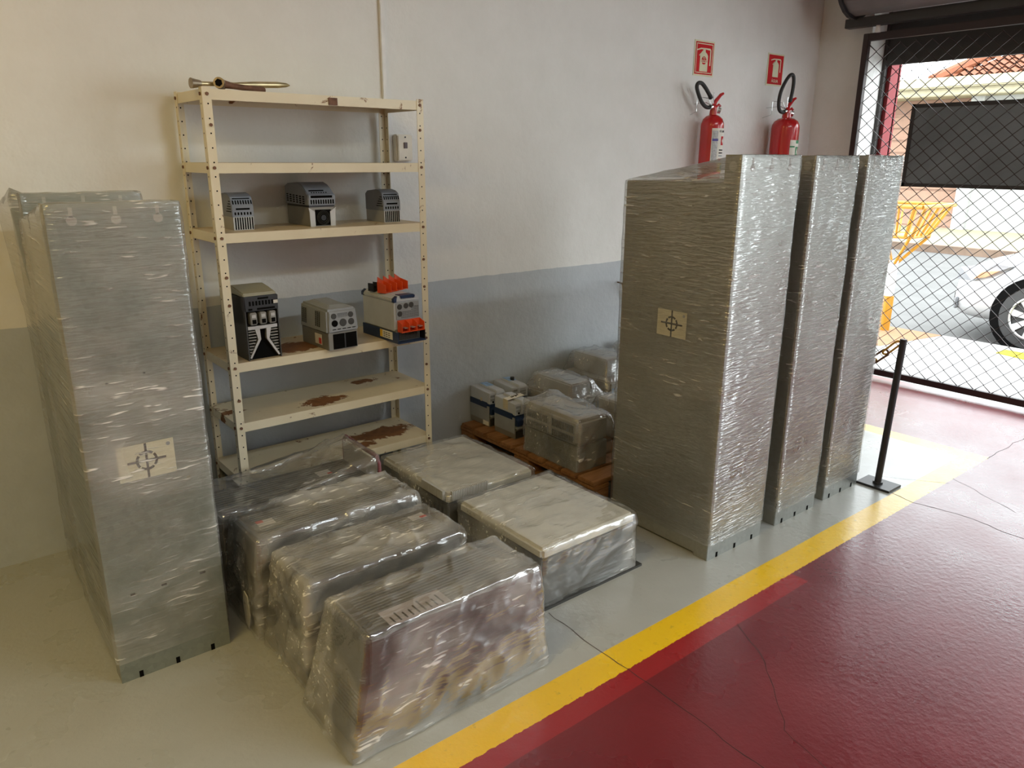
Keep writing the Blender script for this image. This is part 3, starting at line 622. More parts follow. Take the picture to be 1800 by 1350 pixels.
def mid_drive():
    t = thing('inverter', 'larger grey inverter with a black fan opening, centre of the middle shelf', 'inverter', (.487, -.165, ZS[2]))
    w, d = .118, .235; h = w/2; f_ = -d/2
    box(-h+.003, h-.003, f_, d/2, 0, .082).build('heatsink', M['aludk'], t, bevel=.002)
    for sx in (-1, 1): MB().prism([(sx*(h-.001), 0), (sx*(h-.024), 0), (sx*(h-.024), .062), (sx*(h+.004), .080), (sx*h, .06)], f_-.004, f_, 'y').build('side_bracket', M['alu'], t)
    fan = box(-h+.026, h-.020, f_-.003, f_+.002, .004, .070).build('fan_opening', M['void'], t)
    MB().cyl((.003, f_-.003, .036), (.003, f_-.006, .036), .012, 16).build('fan_hub', M['black'], fan)
    fr = MB()
    for rr in (.018, .024, .029): fr.tube([(.003+rr*math.cos(a), f_-.005, .036+rr*math.sin(a)) for a in [2*math.pi*i/24 for i in range(24)]], .0008, 5, True)
    fr.build('fan_guard', M['dark'], fan)
    prof = [(f_-.006, .088), (d/2, .088), (d/2, .165), (d/2-.03, .176), (f_+.10, .182), (f_+.06, .172), (f_+.03, .155), (f_+.004, .135), (f_-.006, .132)]
    MB().prism(prof, -h-.003, h+.003, 'x').build('cover', M['bluegrey'], t, bevel=.003)
    box(-h, h, f_, d/2-.01, .081, .0885).build('seam', M['black'], t)
    v = MB()
    slots(v, (-h, f_-.006, 0), (1, 0, 0), (0, 0, 1), [(.006+i*.0112, .012+i*.0112, .094, .112) for i in range(10)]+[(.008, .106, .119, .129)])
    slots(v, (-h, f_+.004, .135), (1, 0, 0), (0, .026, .020), [(.018+i*.011, .023+i*.011, .006, .011) for i in range(7)]+[(.012, .080, .018, .025)])
    slots(v, (-h-.003, 0, 0), (0, -1, 0), (0, 0, 1), [(-.10+i*.033, -.082+i*.033, .100+j*.009-i*.0014, .105+j*.009-i*.0014) for i in range(6) for j in range(4)])
    stuff(v.build('vent_slots', M['void'], t))
mid_drive()
def dark_drive():
    t = thing('inverter', 'tall charcoal inverter with three clamp terminals over heatsink fins', 'inverter', (.150, -.235, ZS[3]), .02)
    w, d, H = .140, .27, .262; h = w/2; f_ = -d/2
    MB().box(-h, -h+.004, f_, d/2, 0, H).box(h-.004, h, f_, d/2, 0, H).box(-h, h, d/2-.004, d/2, 0, H).box(-h, h, f_+.02, d/2, .145, H).build('casing', M['dark'], t)
    MB().prism([(-h, .205), (h, .205), (h+.002, H+.004), (-h-.002, H+.004)], f_-.004, f_+.03, 'y').build('fascia', M['black'], t, bevel=.003)
    MB().prism([(f_+.004, H), (d/2, H), (d/2, H+.012), (.06, H+.026), (.0, H+.034), (-.06, H+.026), (f_+.01, H+.014)], -h+.001, h-.001, 'x').build('top_cover', M['olive'], t, bevel=.004)
    v = MB(); slots(v, (-h, f_-.004, 0), (1, 0, 0), (0, 0, 1), [(.018+i*.0135, .0255+i*.0135, .228, .246) for i in range(8)]+[(.055, .10, .252, .259), (.05, .125, .209, .217), (.014, .030, .209, .217)]); stuff(v.build('vent_slots', M['void'], t))
    box(h-.020, h-.002, f_-.007, f_-.004, .230, .243).build('sticker', M['sticker'], t)
    box(-h+.006, h-.006, f_+.02, f_+.024, .0, .205).build('dark_recess', M['void'], t)
    for i in range(3):
        cx = -.040+i*.040; c = box(cx-.014, cx+.014, f_-.012, f_+.02, .150, .200).build('clamp_terminal', M['aludk'], t, bevel=.003)
        box(cx-.007, cx+.009, f_-.0145, f_-.012, .155, .172).build('wire_slot', M['void'], c); box(cx-.008, cx+.008, f_-.014, f_-.012, .180, .192).build('clamp_screw', M['alu'], c)
    hs_ = MB().box(-h+.008, h-.008, f_+.004, f_+.03, .128, .142)
    hs_.prism([(-.034, .13), (-.014, .13), (-.012, .085), (-h+.012, .008), (-h+.006, .012), (-.024, .085)], f_+.002, f_+.10, 'y').prism([(.014, .13), (.034, .13), (.024, .085), (h-.006, .012), (h-.012, .008), (.012, .085)], f_+.002, f_+.10, 'y')
    hs_.build('heatsink_spine', M['alu'], t)
    for sx in (-1, 1):
        for i in range(9):
            z = .120-i*.0122; xi = .030 if z > .085 else .030+(.085-z)*.45; xa, xb = sorted((sx*xi, sx*(h-.008)))
            box(xa, xb, f_+.004, f_+.10, z-.0022, z+.0022).build('fin', M['aludk'], t)
            if z < .075:
                xa, xb = sorted((sx*.010, sx*(.012+(.085-z)*.48))); box(xa, xb, f_+.03, f_+.10, z-.002, z+.002).build('fin', M['aludk'], t)
dark_drive()
def box_drive():
    t = thing('inverter', 'squat grey inverter with round cable knockouts, centre of the lower shelf', 'inverter', (.484, -.285, ZS[3]), .05)
    w, d = .150, .255; h = w/2; f_ = -d/2
    box(-h+.004, h-.004, f_+.006, d/2-.004, 0, .078).build('base', M['aludk'], t, bevel=.002)
    box(-h+.026, h-.010, f_+.003, f_+.008, .004, .070).build('fan_opening', M['void'], t); box(.004, .010, f_+.002, f_+.006, .004, .070).build('divider', M['black'], t)
    MB().hexa([(-h-.003, f_, .072), (h+.003, f_, .072), (h+.003, d/2, .072), (-h-.003, d/2, .072), (-h+.004, f_+.008, .178), (h-.004, f_+.008, .178), (h-.004, d/2-.006, .186), (-h+.004, d/2-.006, .186)]).build('cover', M['grey'], t, bevel=.009)
    MB().hexa([(-h+.018, f_+.02, .176), (h-.018, f_+.02, .176), (h-.018, d/2-.02, .184), (-h+.018, d/2-.02, .184), (-h+.04, f_+.06, .190), (h-.04, f_+.06, .190), (h-.04, d/2-.06, .199), (-h+.04, d/2-.06, .199)]).build('raised_lid', M['grey'], t, bevel=.004)
    pl = MB().hexa([(-h+.012, f_-.001, .082), (h-.010, f_-.001, .082), (h-.010, f_+.006, .082), (-h+.012, f_+.006, .082), (-h+.012, f_+.005, .166), (h-.010, f_+.005, .166), (h-.010, f_+.012, .166), (-h+.012, f_+.012, .166)]).build('front_plate', M['grey'], t, bevel=.002)
    for x, z, r in ((-.042, .149, .0125), (.040, .149, .0125), (-.040, .118, .0145), (.0, .118, .017), (.040, .118, .0145)):
        yy = f_-.001+(z-.082)*.0714; MB().cyl((x, yy+.001, z), (x, yy-.0022, z), r, 20).build('knockout', M['void'] if r > .013 and x < 0 else M['dark'], pl)
    v = MB(); slots(v, (-h, f_+.0045, 0), (1, 0, 0), (0, 0, 1), [(.052+i*.005, .0545+i*.005, .142+j*.0048, .1445+j*.0048) for i in range(10) for j in range(4)]); slots(v, (-h, f_-.0012, 0), (1, 0, 0), (0, 0, 1), [(.022+i*.024, .038+i*.024, .0905, .0935) for i in range(5)])
    slots(v, (-h-.0082, 0, 0), (0, -1, 0), (.06, 0, 1), [(u+i*.016, u+i*.016+.009, .098+j*.0062, .1008+j*.0062) for u in (-.105, .02) for i in range(3) for j in range(11)])
    stuff(v.build('vent_slots', M['void'], t))
    s = box(-h+.0025, -h+.004, -.06, .0, .016, .062).build('label', M['sticker'], t); box(-h+.0015, -h+.0025, -.058, -.036, .020, .046).build('red_mark', M['redprint'], s)
    s.rotation_euler = (0, 0, 0)
box_drive()
def orange_terminals(t, n, w, d, h, x0, y0, z0, parent):
    # open-fronted insulating shroud: back wall, floor and partitions
    b = MB().box(x0, x0+w, y0+d-.003, y0+d, z0, z0+h).box(x0, x0+w, y0, y0+d, z0, z0+.003); b.build('shroud', M['orange'], parent)
    for i in range(n+1):
        x = x0+w*i/n; MB().prism([(y0+d, z0), (y0-.004, z0), (y0-.004, z0+h*.75), (y0+d, z0+h)], x-.0013, x+.0013, 'x').build('partition', M['orange'], parent)
def soft_starter():
    t = thing('inverter', 'grey and navy drive with an orange terminal shroud, right end of lower shelf', 'inverter', (.787, -.330, ZS[3]), .03)
    w, d = .132, .30; h = w/2; f_ = -.12; bk = .16
    MB().box(-h-.006, h+.010, f_-.035, bk, 0, .006).box(-h-.006, -h-.002, f_-.03, bk, .006, .050).build('base_tray', M['navy'], t)
    MB().prism([(h+.006, .006), (h+.010, .006), (h+.010, .05)], f_-.03, bk, 'y').build('tray_side', M['black'], t)
    hs_ = box(-h+.002, h-.002, f_, bk-.01, .006, .06).build('heatsink', M['aludk'], t)
    fg = MB()
    for i in range(20): fg.box(-h+.005+i*.0062, -h+.0085+i*.0062, f_-.001, f_+.001, .008, .045)
    stuff(fg.build('fin_gaps', M['void'], hs_))
    box(-h, h, f_+.003, bk, .05, .185).build('casing', M['ltgrey'], t, bevel=.003)
    MB().prism([(-h-.002, .183), (h+.002, .183), (h+.002, .198), (h-.018, .210), (-h+.018, .210), (-h-.002, .198)], f_, bk+.004, 'y').build('top_cover', M['ltgrey'], t, bevel=.004)
    box(-.036, .044, f_-.004, f_+.05, .196, .2125).build('display_panel', M['navy'], t, bevel=.004)
    for yy in (f_-.002, bk-.012): MB().prism([(-h-.003, .184), (-h-.003, .200), (-h+.014, .2115), (-h+.010, .184)], yy, yy+.018, 'y').build('corner_cap', M['navy'], t)
    pl = box(-h+.008, h-.002, f_-.001, f_+.004, .105, .180).build('perforated_plate', M['grey'], t)
    v = MB(); slots(v, (-h, f_-.001, 0), (1, 0, 0), (0, 0, 1), [(.035+i*.0068, .0378+i*.0068, .110+j*.0066, .1128+j*.0066) for i in range(14) for j in range(8) if not (i < 8 and j > 4)]); stuff(v.build('perforations', M['void'], pl))
    for x, z in ((-.040, .162), (-.006, .164), (.022, .166), (-.040, .130)): MB().cyl((x, f_, z), (x, f_-.003, z), .0125, 18).build('knockout', M['dark'], pl)
    orange_terminals(t, 3, .118, .035, .052, -h+.012, f_-.038, .050, t)
    for i in range(3): box(-.035+i*.039, -.015+i*.039, f_-.032, f_-.006, .066, .069).build('copper_bar', M['alu'], t)
    lb_ = box(-h-.0075, -h-.006, -.105, .0, .012, .047).build('rating_label', M['paper'], t); box(-h-.0085, -h-.0075, -.02, .0, .013, .046).build('yellow_block', M['ylabel'], lb_)
    q = MB(); slots(q, (-h-.0075, 0, 0), (0, -1, 0), (0, 0, 1), [(.03+i*.02, .04+i*.02+.004, .018+j*.009, .021+j*.009) for i in range(3) for j in range(3)], .0006); stuff(q.build('label_print', M['ink'], lb_))
    return t
soft_starter()
ot = thing('terminal_shroud', 'loose orange four-bay terminal shroud lying on the navy-trimmed drive', 'terminal shroud', (.800, -.300, ZS[3]+.2115), .35)
orange_terminals(ot, 4, .16, .045, .05, -.08, -.03, .0, ot)
for i in range(4): MB().prism([(-.08+.04*i, .05), (-.04+.04*i, .05), (-.078+.04*i, .072)], .012, .015, 'y').build('pointed_rib', M['orange'], ot)
bc = thing('terminal_bracket', 'small black plastic bracket behind the loose orange shroud', 'bracket', (.735, -.255, ZS[3]+.2115), .3)
MB().box(-.02, .03, -.015, .02, 0, .012).box(-.02, -.015, -.015, .02, .012, .036).box(-.004, .0, -.015, .02, .012, .024).box(.012, .016, -.01, .02, .012, .038).box(.024, .03, -.012, .02, .012, .02).build('body', M['black'], bc)

# ------------------------------------------------------------------ shrink-wrap shells
def shell(bot, top, r, n, disp=None, seed=0.):
    """rounded five-sided film shell; bot/top: four (x,y,z) corners, ccw from front-left"""
    nx, ny, nz = n; bot = [Vector(p) for p in bot]; top = [Vector(p) for p in top]
    L = Vector(((bot[1]-bot[0]).length, (bot[3]-bot[0]).length, (top[0]-bot[0]).length)); idx = {}; vs_ = []
    def pos(i, j, k):
        c = Vector((L.x*i/nx, L.y*j/ny, L.z*k/nz))
        q = Vector((min(max(c.x, r), L.x-r), min(max(c.y, r), L.y-r), min(c.z, L.z-r))); d = c-q
        if d.length > 1e-6: nrm = d.normalized(); c = q+nrm*min(r, max(abs(d.x), abs(d.y), abs(d.z)))
        else: nrm = Vector((0, 0, 1))
        u, v, w = c.x/L.x, c.y/L.y, c.z/L.z
        def bil(C): return C[0].lerp(C[1], u).lerp(C[3].lerp(C[2], u), v)
        p = bil(bot).lerp(bil(top), w)
        if disp: p = p+nrm*disp(p, (u, v, w), nrm)
        return p
    def vid(i, j, k):
        if (i, j, k) not in idx: idx[(i, j, k)] = len(vs_); vs_.append(pos(i, j, k))
        return idx[(i, j, k)]
    fs = []
    for i in range(nx):
        for k in range(nz): fs += [(vid(i, 0, k), vid(i+1, 0, k), vid(i+1, 0, k+1), vid(i, 0, k+1)), (vid(i+1, ny, k), vid(i, ny, k), vid(i, ny, k+1), vid(i+1, ny, k+1))]
    for j in range(ny):
        for k in range(nz): fs += [(vid(nx, j, k), vid(nx, j+1, k), vid(nx, j+1, k+1), vid(nx, j, k+1)), (vid(0, j+1, k), vid(0, j, k), vid(0, j, k+1), vid(0, j+1, k+1))]
    for i in range(nx):
        for j in range(ny): fs.append((vid(i, j, nz), vid(i+1, j, nz), vid(i+1, j+1, nz), vid(i, j+1, nz)))
    return MB().add(vs_, fs)
def film(name, parent, bot, top, r, n, mat, amp=.004, freq=4., ridge=.003, seed=0., extra=None):
    def dsp(p, uvw, nrm):
        q = p*freq+Vector((seed, seed*2, -seed)); a = noise.noise(q)*amp
        b = 1-abs(noise.noise(Vector((p.x*6+p.z*4+seed, p.y*6+seed, p.z*9-p.x*3))))
        a += (b**8)*ridge
        if ridge > .0045: a += ridge*.8*(1-abs(noise.noise(Vector((p.x*11-p.z*7+seed, p.y*11+p.z*5, p.z*4)))))**10
        if extra: a += extra(p, uvw, nrm)
        return a
    o = shell(bot, top, r, n, dsp).build(name, mat, parent, smooth=False)
    o.data.polygons.foreach_set('use_smooth', [True]*len(o.data.polygons)); return o

# ------------------------------------------------------------------ tall steel cabinets
def crosshair(parent, w, r):
    """ring of dashes with a cross, drawn in the local XZ plane at y=0 facing -Y"""
    mk = MB()
    for i in range(8):
        a0 = 2*math.pi*(i+.12)/8; a1 = 2*math.pi*(i+.88)/8; n = 5
        for j in range(n):
            b0, b1 = a0+(a1-a0)*j/n, a0+(a1-a0)*(j+1)/n
            mk.hexa([((r-w)*math.cos(b0), 0, (r-w)*math.sin(b0)), (r*math.cos(b0), 0, r*math.sin(b0)), (r*math.cos(b1), 0, r*math.sin(b1)), ((r-w)*math.cos(b1), 0, (r-w)*math.sin(b1)),
                     ((r-w)*math.cos(b0), -.0006, (r-w)*math.sin(b0)), (r*math.cos(b0), -.0006, r*math.sin(b0)), (r*math.cos(b1), -.0006, r*math.sin(b1)), ((r-w)*math.cos(b1), -.0006, (r-w)*math.sin(b1))])
    q = r*1.75
    for a, b in ((-q, -r*.15), (-r*.6, q)): mk.box(a, b, -.0008, 0, -w*.45, w*.45)
    mk.box(-w*.45, w*.45, -.0008, 0, -q, q)
    return mk.build('crosshair_mark', M['ink'], parent)
def cabinet(x0, x1, yf, depth, H, label, fm, lean=0., mat='galv', label_on=None, topdrop=.11, film_z0=.07, extra=None, seed=0., left_dx=0.):
    cx = (x0+x1)/2; w = x1-x0; h = w/2
    t = thing('steel_cabinet', label, 'cabinet', (cx, yf, 0), 0, 'tall film-wrapped steel cabinets')
    Hb = H-topdrop
    MB().hexa([(-h+.004, .006, .008), (h-.004, .006, .008), (h-.004, depth, .008), (-h+.004+left_dx, depth, .008), (-h+.004, .006, Hb), (h-.004, .006, Hb), (h-.004, depth, Hb), (-h+.004+left_dx, depth, Hb)]).build('body', M[mat], t, bevel=.003)
    fp = MB().box(-h, h, 0, .005, 0, H).build('front_panel', M['galvf' if mat == 'galvd' else 'galv'], t)
    box(-h, -h+.004, .005, .07, 0, H).build('side_flange', M['galvd'], t); box(h-.004, h, .005, .07, 0, H).build('side_flange', M['galvd'], t)
    for i in range(3):
        kx = -h+w*(.18+.32*i)
        MB().cyl((kx, -.0008, H-.045), (kx, 0, H-.045), .013, 18).box(kx-.005, kx+.005, -.0008, 0, H-.036, H-.010).build('keyhole', M['bodyl'], fp)
    MB().cyl((-h-.0008, .035, H-.04), (-h, .035, H-.04), .017, 18).build('lifting_hole', M['bodyl'], t)
    for i in range(3):
        kx = -h+w*(.17+.33*i); box(kx-.006, kx+.006, -.0012, .002, 0, .022).build('notch', M['void'], fp)
    for (u, z, ww, hh, m) in () if mat == 'galvd' else ((.25, .66*H, .006, .004, 'ink'), (.55, .67*H, .006, .004, 'ink'), (.58, .64*H, .005, .005, 'ink'), (.40, .47*H, .010, .016, 'olive'), (.80, .43*H, .012, .010, 'olive'), (.20, .20*H, .014, .006, 'ink'), (.47, .20*H, .016, .006, 'ink'), (.82, .20*H, .018, .007, 'ink')):
        box(-h+w*u-ww/2, -h+w*u+ww/2, -.001, .002, z-hh/2, z+hh/2).build('slot', M[m], fp)
    if label_on:
        face, u, z, lw, lh = label_on
        if face == 'front':
            p = box(-lw/2, lw/2, -.0012, 0, -lh/2, lh/2).build('paper_label', M['cream'], t); p.location = (u-cx, -.0012, z); p.rotation_euler = (0, .0, 0)
        else:
            p = box(-lw/2, lw/2, -.0012, 0, -lh/2, lh/2).build('paper_label', M['cream'], t); p.location = (-h-.0002, u-yf, z); p.rotation_euler = (0, 0, -math.pi/2)
        lab(p, 'cream label printed with a crosshair target')
        c = crosshair(p, .0075, .031); c.location = (0, -.0012, 0)
        MB().cyl((lw*.40, -.0018, lh*.36), (lw*.40, -.0012, lh*.36), .006, 12).build('pin', M['grey'], p)
    e = .007
    film('plastic_wrap', t, [(-h-e, -e, film_z0), (h+e, -e, film_z0), (h+e, depth+e, film_z0), (-h-e+left_dx, depth+e, film_z0)],
         [(-h-e, -e, H+.004), (h+e, -e, H+.004), (h+e, depth+e, Hb+.004), (-h-e+left_dx, depth+e, Hb+.004)], .012, (26, 34, 70), fm, .003, 5., .0025, seed, extra)
    return t
FC2 = film_mat('cabinet_wrap_tight', 4, (9, 8, 70), (.25, .45, .1), (.5, -.5, .3), .03, .12, .6, .010, (2.2, 2.2, 4.5), .42, .12, .85, .18)
FL_ = film_mat('cabinet_wrap_hazy', 8, (7, 2, 60), (.05, .28, .03), (.3, -.5, .2), .02, .42, .9, .010, (2.6, 2.6, 3.6), .32, .12, .9, .08)
cabinet(-.652, -.314, -1.06, .482, 1.468, 'tall wrapped steel cabinet with a crosshair label on its front, foremost at left', FL_, mat='galv', label_on=('front', -.492, .716, .16, .11), topdrop=.07, seed=1.)
cabinet(-.640, -.295, -.555, .35, 1.475, 'tall wrapped steel cabinet hidden behind the foremost left one, against the wall', FL_, mat='galv', topdrop=.06, seed=5.,
        extra=lambda p, uvw, n: .028*max(0, uvw[2]-.72)/.28 if n.x < -.3 else 0)
cabinet(1.412, 1.785, -1.728, .548, 1.606, 'tall wrapped steel cabinet with a crosshair label on its side, nearest of three', FC2, mat='galvd', label_on=('side', -1.464, .955, .148, .107), seed=2., topdrop=.10)
cabinet(1.910, 2.235, -1.722, .548, 1.606, 'tall wrapped steel cabinet standing in the middle of the right-hand three', FC2, mat='galvd', seed=3., topdrop=.10)
cabinet(2.331, 2.652, -1.716, .548, 1.610, 'tall wrapped steel cabinet at the far end of three, beside the black stanchion', FC2, mat='galvd', seed=4., topdrop=.10)

# ------------------------------------------------------------------ low wrapped drives on the floor
def vents(mb, x0, x1, y0, y1, z, n, axis='x'):
    for i in range(n):
        t = (i+.5)/n
        if axis == 'x': yy = y0+(y1-y0)*t; mb.box(x0, x1, yy-.002, yy+.002, z-.002, z+.0015)
    return mb
def low_drive(label, x0, x1, y0, y1, H, fm, top_in, seed, kind='inverter', body_mat='body', film_top=None, base=True, extra=None, amp=.007, ridge=.008):
    cx, cy = (x0+x1)/2, (y0+y1)/2; hx, hy = (x1-x0)/2, (y1-y0)/2
    t = thing('wrapped_drive', label, 'wrapped drive', (cx, cy, 0), 0, 'film-wrapped drives on the floor')
    l, r_, f_, b_ = top_in
    box(-hx+.006, hx-.006, -hy+.006, hy-.006, 0, .018).build('base_plate', M['aludk'], t)
    MB().hexa([(-hx+.03, -hy+.02, .018), (hx-.03, -hy+.02, .018), (hx-.03, hy-.02, .018), (-hx+.03, hy-.02, .018), (-hx+l*.8+.02, -hy+f_*.6+.02, H*.55), (hx-r_*.8-.02, -hy+f_*.6+.02, H*.55), (hx-r_*.8-.02, hy-b_*.6-.02, H*.55), (-hx+l*.8+.02, hy-b_*.6-.02, H*.55)]).build('heatsink', M['body'], t)
    tx0, tx1, ty0, ty1 = -hx+l+.012, hx-r_-.012, -hy+f_+.012, hy-b_-.012
    MB().hexa([(tx0-.012, ty0-.004, H*.52), (tx1+.012, ty0-.004, H*.52), (tx1+.012, ty1+.004, H*.52), (tx0-.012, ty1+.004, H*.52), (tx0, ty0, H-.012), (tx1, ty0, H-.012), (tx1, ty1, H-.012), (tx0, ty1, H-.012)]).build('cover', M[body_mat], t, bevel=.012)
    v = vents(MB(), tx0+.04, tx1-.04, ty0+.03, ty1-.03, H-.012, 12); stuff(v.build('cover_ribs', M['bodyg'], t))
    fv = MB()
    for i in range(9): z = .06+i*(H*.5-.07)/9; fv.box(-hx+.034+l*.8*z/H, -hx+.030+l*.8*z/H+.004, -hy*.7, hy*.7, z, z+.006)
    stuff(fv.build('end_fins', M['bodyg'], t))
    ft = film_top or [H+.002]*4
    film('plastic_wrap', t, [(-hx, -hy, .004), (hx, -hy, .004), (hx, hy, .004), (-hx, hy, .004)], [(-hx+l, -hy+f_, ft[0]), (hx-r_, -hy+f_, ft[1]), (hx-r_, hy-b_, ft[2]), (-hx+l, hy-b_, ft[3])], .022, (64, 34, 32), fm, amp, 5., ridge, seed, extra)
    return t, (tx0, tx1, ty0, ty1, H)
FM = [film_mat('drive_wrap_%s' % c, i*7+1, (6, 40, 48), (.3, .2, .15*i), (.5, .6, .4*i), hz, hn, st, .014, (3.5, 5, 5), .14, .08, .8, bs) for i, (c, hz, hn, st, bs) in enumerate((('clear', .06, .55, .85, .22), ('ribbed', .13, .50, .85, .12), ('loose', .12, .46, .85, .12), ('taut', .09, .38, .8, .12)))]
# a flat smooth film front on the foremost drive mirrors the painted floor
t, b = low_drive('wrapped drive nearest the yellow line, with a printed sheet under its film', -.250, .475, -1.818, -1.488, .365, FM[0], (.075, .03, .02, .06), 11., amp=.005, ridge=.005)
sh_ = MB().hexa([(-.20, b[2]+.005, .354), (.0, b[2]+.005, .354), (.0, b[2]+.085, .354), (-.20, b[2]+.085, .354), (-.20, b[2]+.005, .3556), (.0, b[2]+.005, .3556), (.0, b[2]+.085, .3556), (-.20, b[2]+.085, .3556)]).build('printed_sheet', M['lilac'], t)
q = MB()
for i in range(9): q.box(-.185+i*.020, -.180+i*.020, b[2]+.015, b[2]+.015+random.uniform(.03, .06), .3556, .3562)
stuff(q.build('sheet_print', M['dark'], sh_))
t, b = low_drive('wrapped drive second from the yellow line, red and white sticker on its right end', -.220, .440, -1.462, -1.125, .348, FM[1], (.035, .03, .03, .03), 23.)
s = box(.20, .26, .05, .09, .336, .3375).build('sticker', M['sticker'], t); box(.235, .26, .05, .065, .3375, .338).build('red_corner', M['redprint'], s)
t, b = low_drive('wrapped drive third from the yellow line, white sticker on its left end', -.235, .462, -1.105, -.785, .358, FM[2], (.03, .02, .02, .03), 37.)
s = box(-.26, -.20, -.03, .02, .346, .3475).build('sticker', M['sticker'], t); box(-.26, -.235, .0, .02, .3475, .348).build('red_corner', M['redprint'], s)
MB().prism([(-.10, .14), (-.07, .15), (-.05, .10), (-.06, .02), (-.09, .01), (-.11, .07)], -.352, -.348, 'x').build('mounting_bracket', M['bodyl'], t)
# rearmost drive with a raised maroon-edged end frame
def tent(p, uvw, n):
    return 0 if n.z < .4 else -.05*math.sin(math.pi*min(1, uvw[0]*1.05))**2*(1 if uvw[0] > .1 else .5)
t, b = low_drive('wrapped drive against the rack with a maroon-edged frame raised at its right end', -.240, .470, -.765, -.405, .30, FM[3], (.02, .012, .02, .015), 51., film_top=[.325, .40, .405, .335], extra=tent)
fr = MB().tube([(.338, -.16, .05), (.338, -.16, .36), (.338, -.145, .385), (.338, .14, .392), (.338, .158, .37), (.338, .158, .05)], .009, 8).build('end_frame', M['maroon'], t, smooth=True)
box(.328, .334, -.15, .15, .06, .37).build('end_plate', M['bodyl'], t)
s = box(.15, .21, .02, .07, .288, .2895).build('sticker', M['sticker'], t); box(.19, .21, .02, .035, .2895, .29).build('red_corner', M['redprint'], s)

# ------------------------------------------------------------------ square cream-lidded units
FW = film_mat('lid_wrap', 61, (6, 36, 40), (.3, .2, .4), (.4, .6, .8), .04, .38, .8, .012, (3, 3, 4), .14, .12, .8, .17, (.82, .81, .77))
def square_unit(label, x0, x1, y0, y1, H, seed, plate):
    cx, cy = (x0+x1)/2, (y0+y1)/2; hx, hy = (x1-x0)/2, (y1-y0)/2
    t = thing('wrapped_unit', label, 'wrapped unit', (cx, cy, 0), 0, 'square cream-lidded wrapped units')
    box(-hx-.0, hx+plate, -hy-.01, hy+.01, 0, .01).build('base_plate', M['dark'], t)
    box(-hx+.012, hx-.012, -hy+.012, hy-.012, .01, H-.05).build('body', M['body'], t, bevel=.004)
    MB().hexa([(-hx+.006, -hy+.006, H-.055), (hx-.006, -hy+.006, H-.055), (hx-.006, hy-.006, H-.055), (-hx+.006, hy-.006, H-.055), (-hx+.008, -hy+.008, H-.008), (hx-.008, -hy+.008, H-.008), (hx-.008, hy-.008, H-.008), (-hx+.008, hy-.008, H-.008)]).build('lid', M['beige'], t, bevel=.012)
    q = MB()
    for i in range(14): q.box(-hx+.010, -hx+.0125, -hy+.05+i*.03, -hy+.062+i*.03, .05, H-.08)
    stuff(q.build('side_vents', M['black'], t))
    s = box(-hx+.0105, -hx+.012, -hy+.14, -hy+.18, .10, .14).build('small_label', M['sticker'], t)
    film('plastic_wrap', t, [(-hx-.004, -hy-.004, .012), (hx+.004, -hy-.004, .012), (hx+.004, hy+.004, .012), (-hx-.004, hy+.004, .012)], [(-hx-.002, -hy-.002, H), (hx+.002, -hy-.002, H), (hx+.002, hy+.002, H), (-hx-.002, hy+.002, H)], .016, (34, 34, 20), FW, .005, 5., .006, seed)
    return t, hx, hy
t, hx, hy = square_unit('square wrapped unit with a cream lid, nearer the yellow line', .640, 1.145, -1.575, -1.042, .252, 71., .03)
t, hx, hy = square_unit('square wrapped unit with a cream lid and ribbed corner pad, nearer the pallet', .632, 1.112, -.985, -.425, .252, 83., .0)
pad = MB(); n = 22
for i in range(n):
    pad.box(-hx+.02+i*.0085, -hx+.026+i*.0085, -hy-.010, -hy+.004, .222, .262); pad.box(-hx-.010, -hx+.004, -hy+.02+i*.0075, -hy+.0255+i*.0075, .222, .262)
stuff(pad.build('ribbed_corner_pad', M['bodyl'], t))

# ------------------------------------------------------------------ pallet and what stands on it
pt = thing('wooden_pallet', 'brown wooden pallet carrying wrapped drives against the wall', 'pallet', (0, 0, 0))
PX0, PX1, PY0, PY1, PZ = 1.375, 2.75, -1.10, -.012, .14
n = 9
for i in range(n):
    ya = PY0+(PY1-PY0)*i/(n-.0)+.004; yb = ya+(.098 if i % 3 else .108)
    o = box(PX0-.006*(i % 2), PX1, ya, min(yb, PY1), PZ-.022, PZ-.001*(i % 3)).build('deck_board', M['wood'], pt, bevel=.003)
for xa in (PX0+.005, (PX0+PX1)/2-.05, PX1-.105):
    box(xa, xa+.10, PY0, PY1, PZ-.044, PZ-.0225).build('stringer_board', M['wood'], pt, bevel=.003)
    for ya in (PY0, (PY0+PY1)/2-.06, PY1-.12): box(xa+.004, xa+.098, ya, ya+.12, .020, PZ-.044).build('block', M['wood'], pt, bevel=.003)
    box(xa, xa+.10, PY0, PY1, 0, .020).build('bottom_board', M['wood'], pt, bevel=.003)
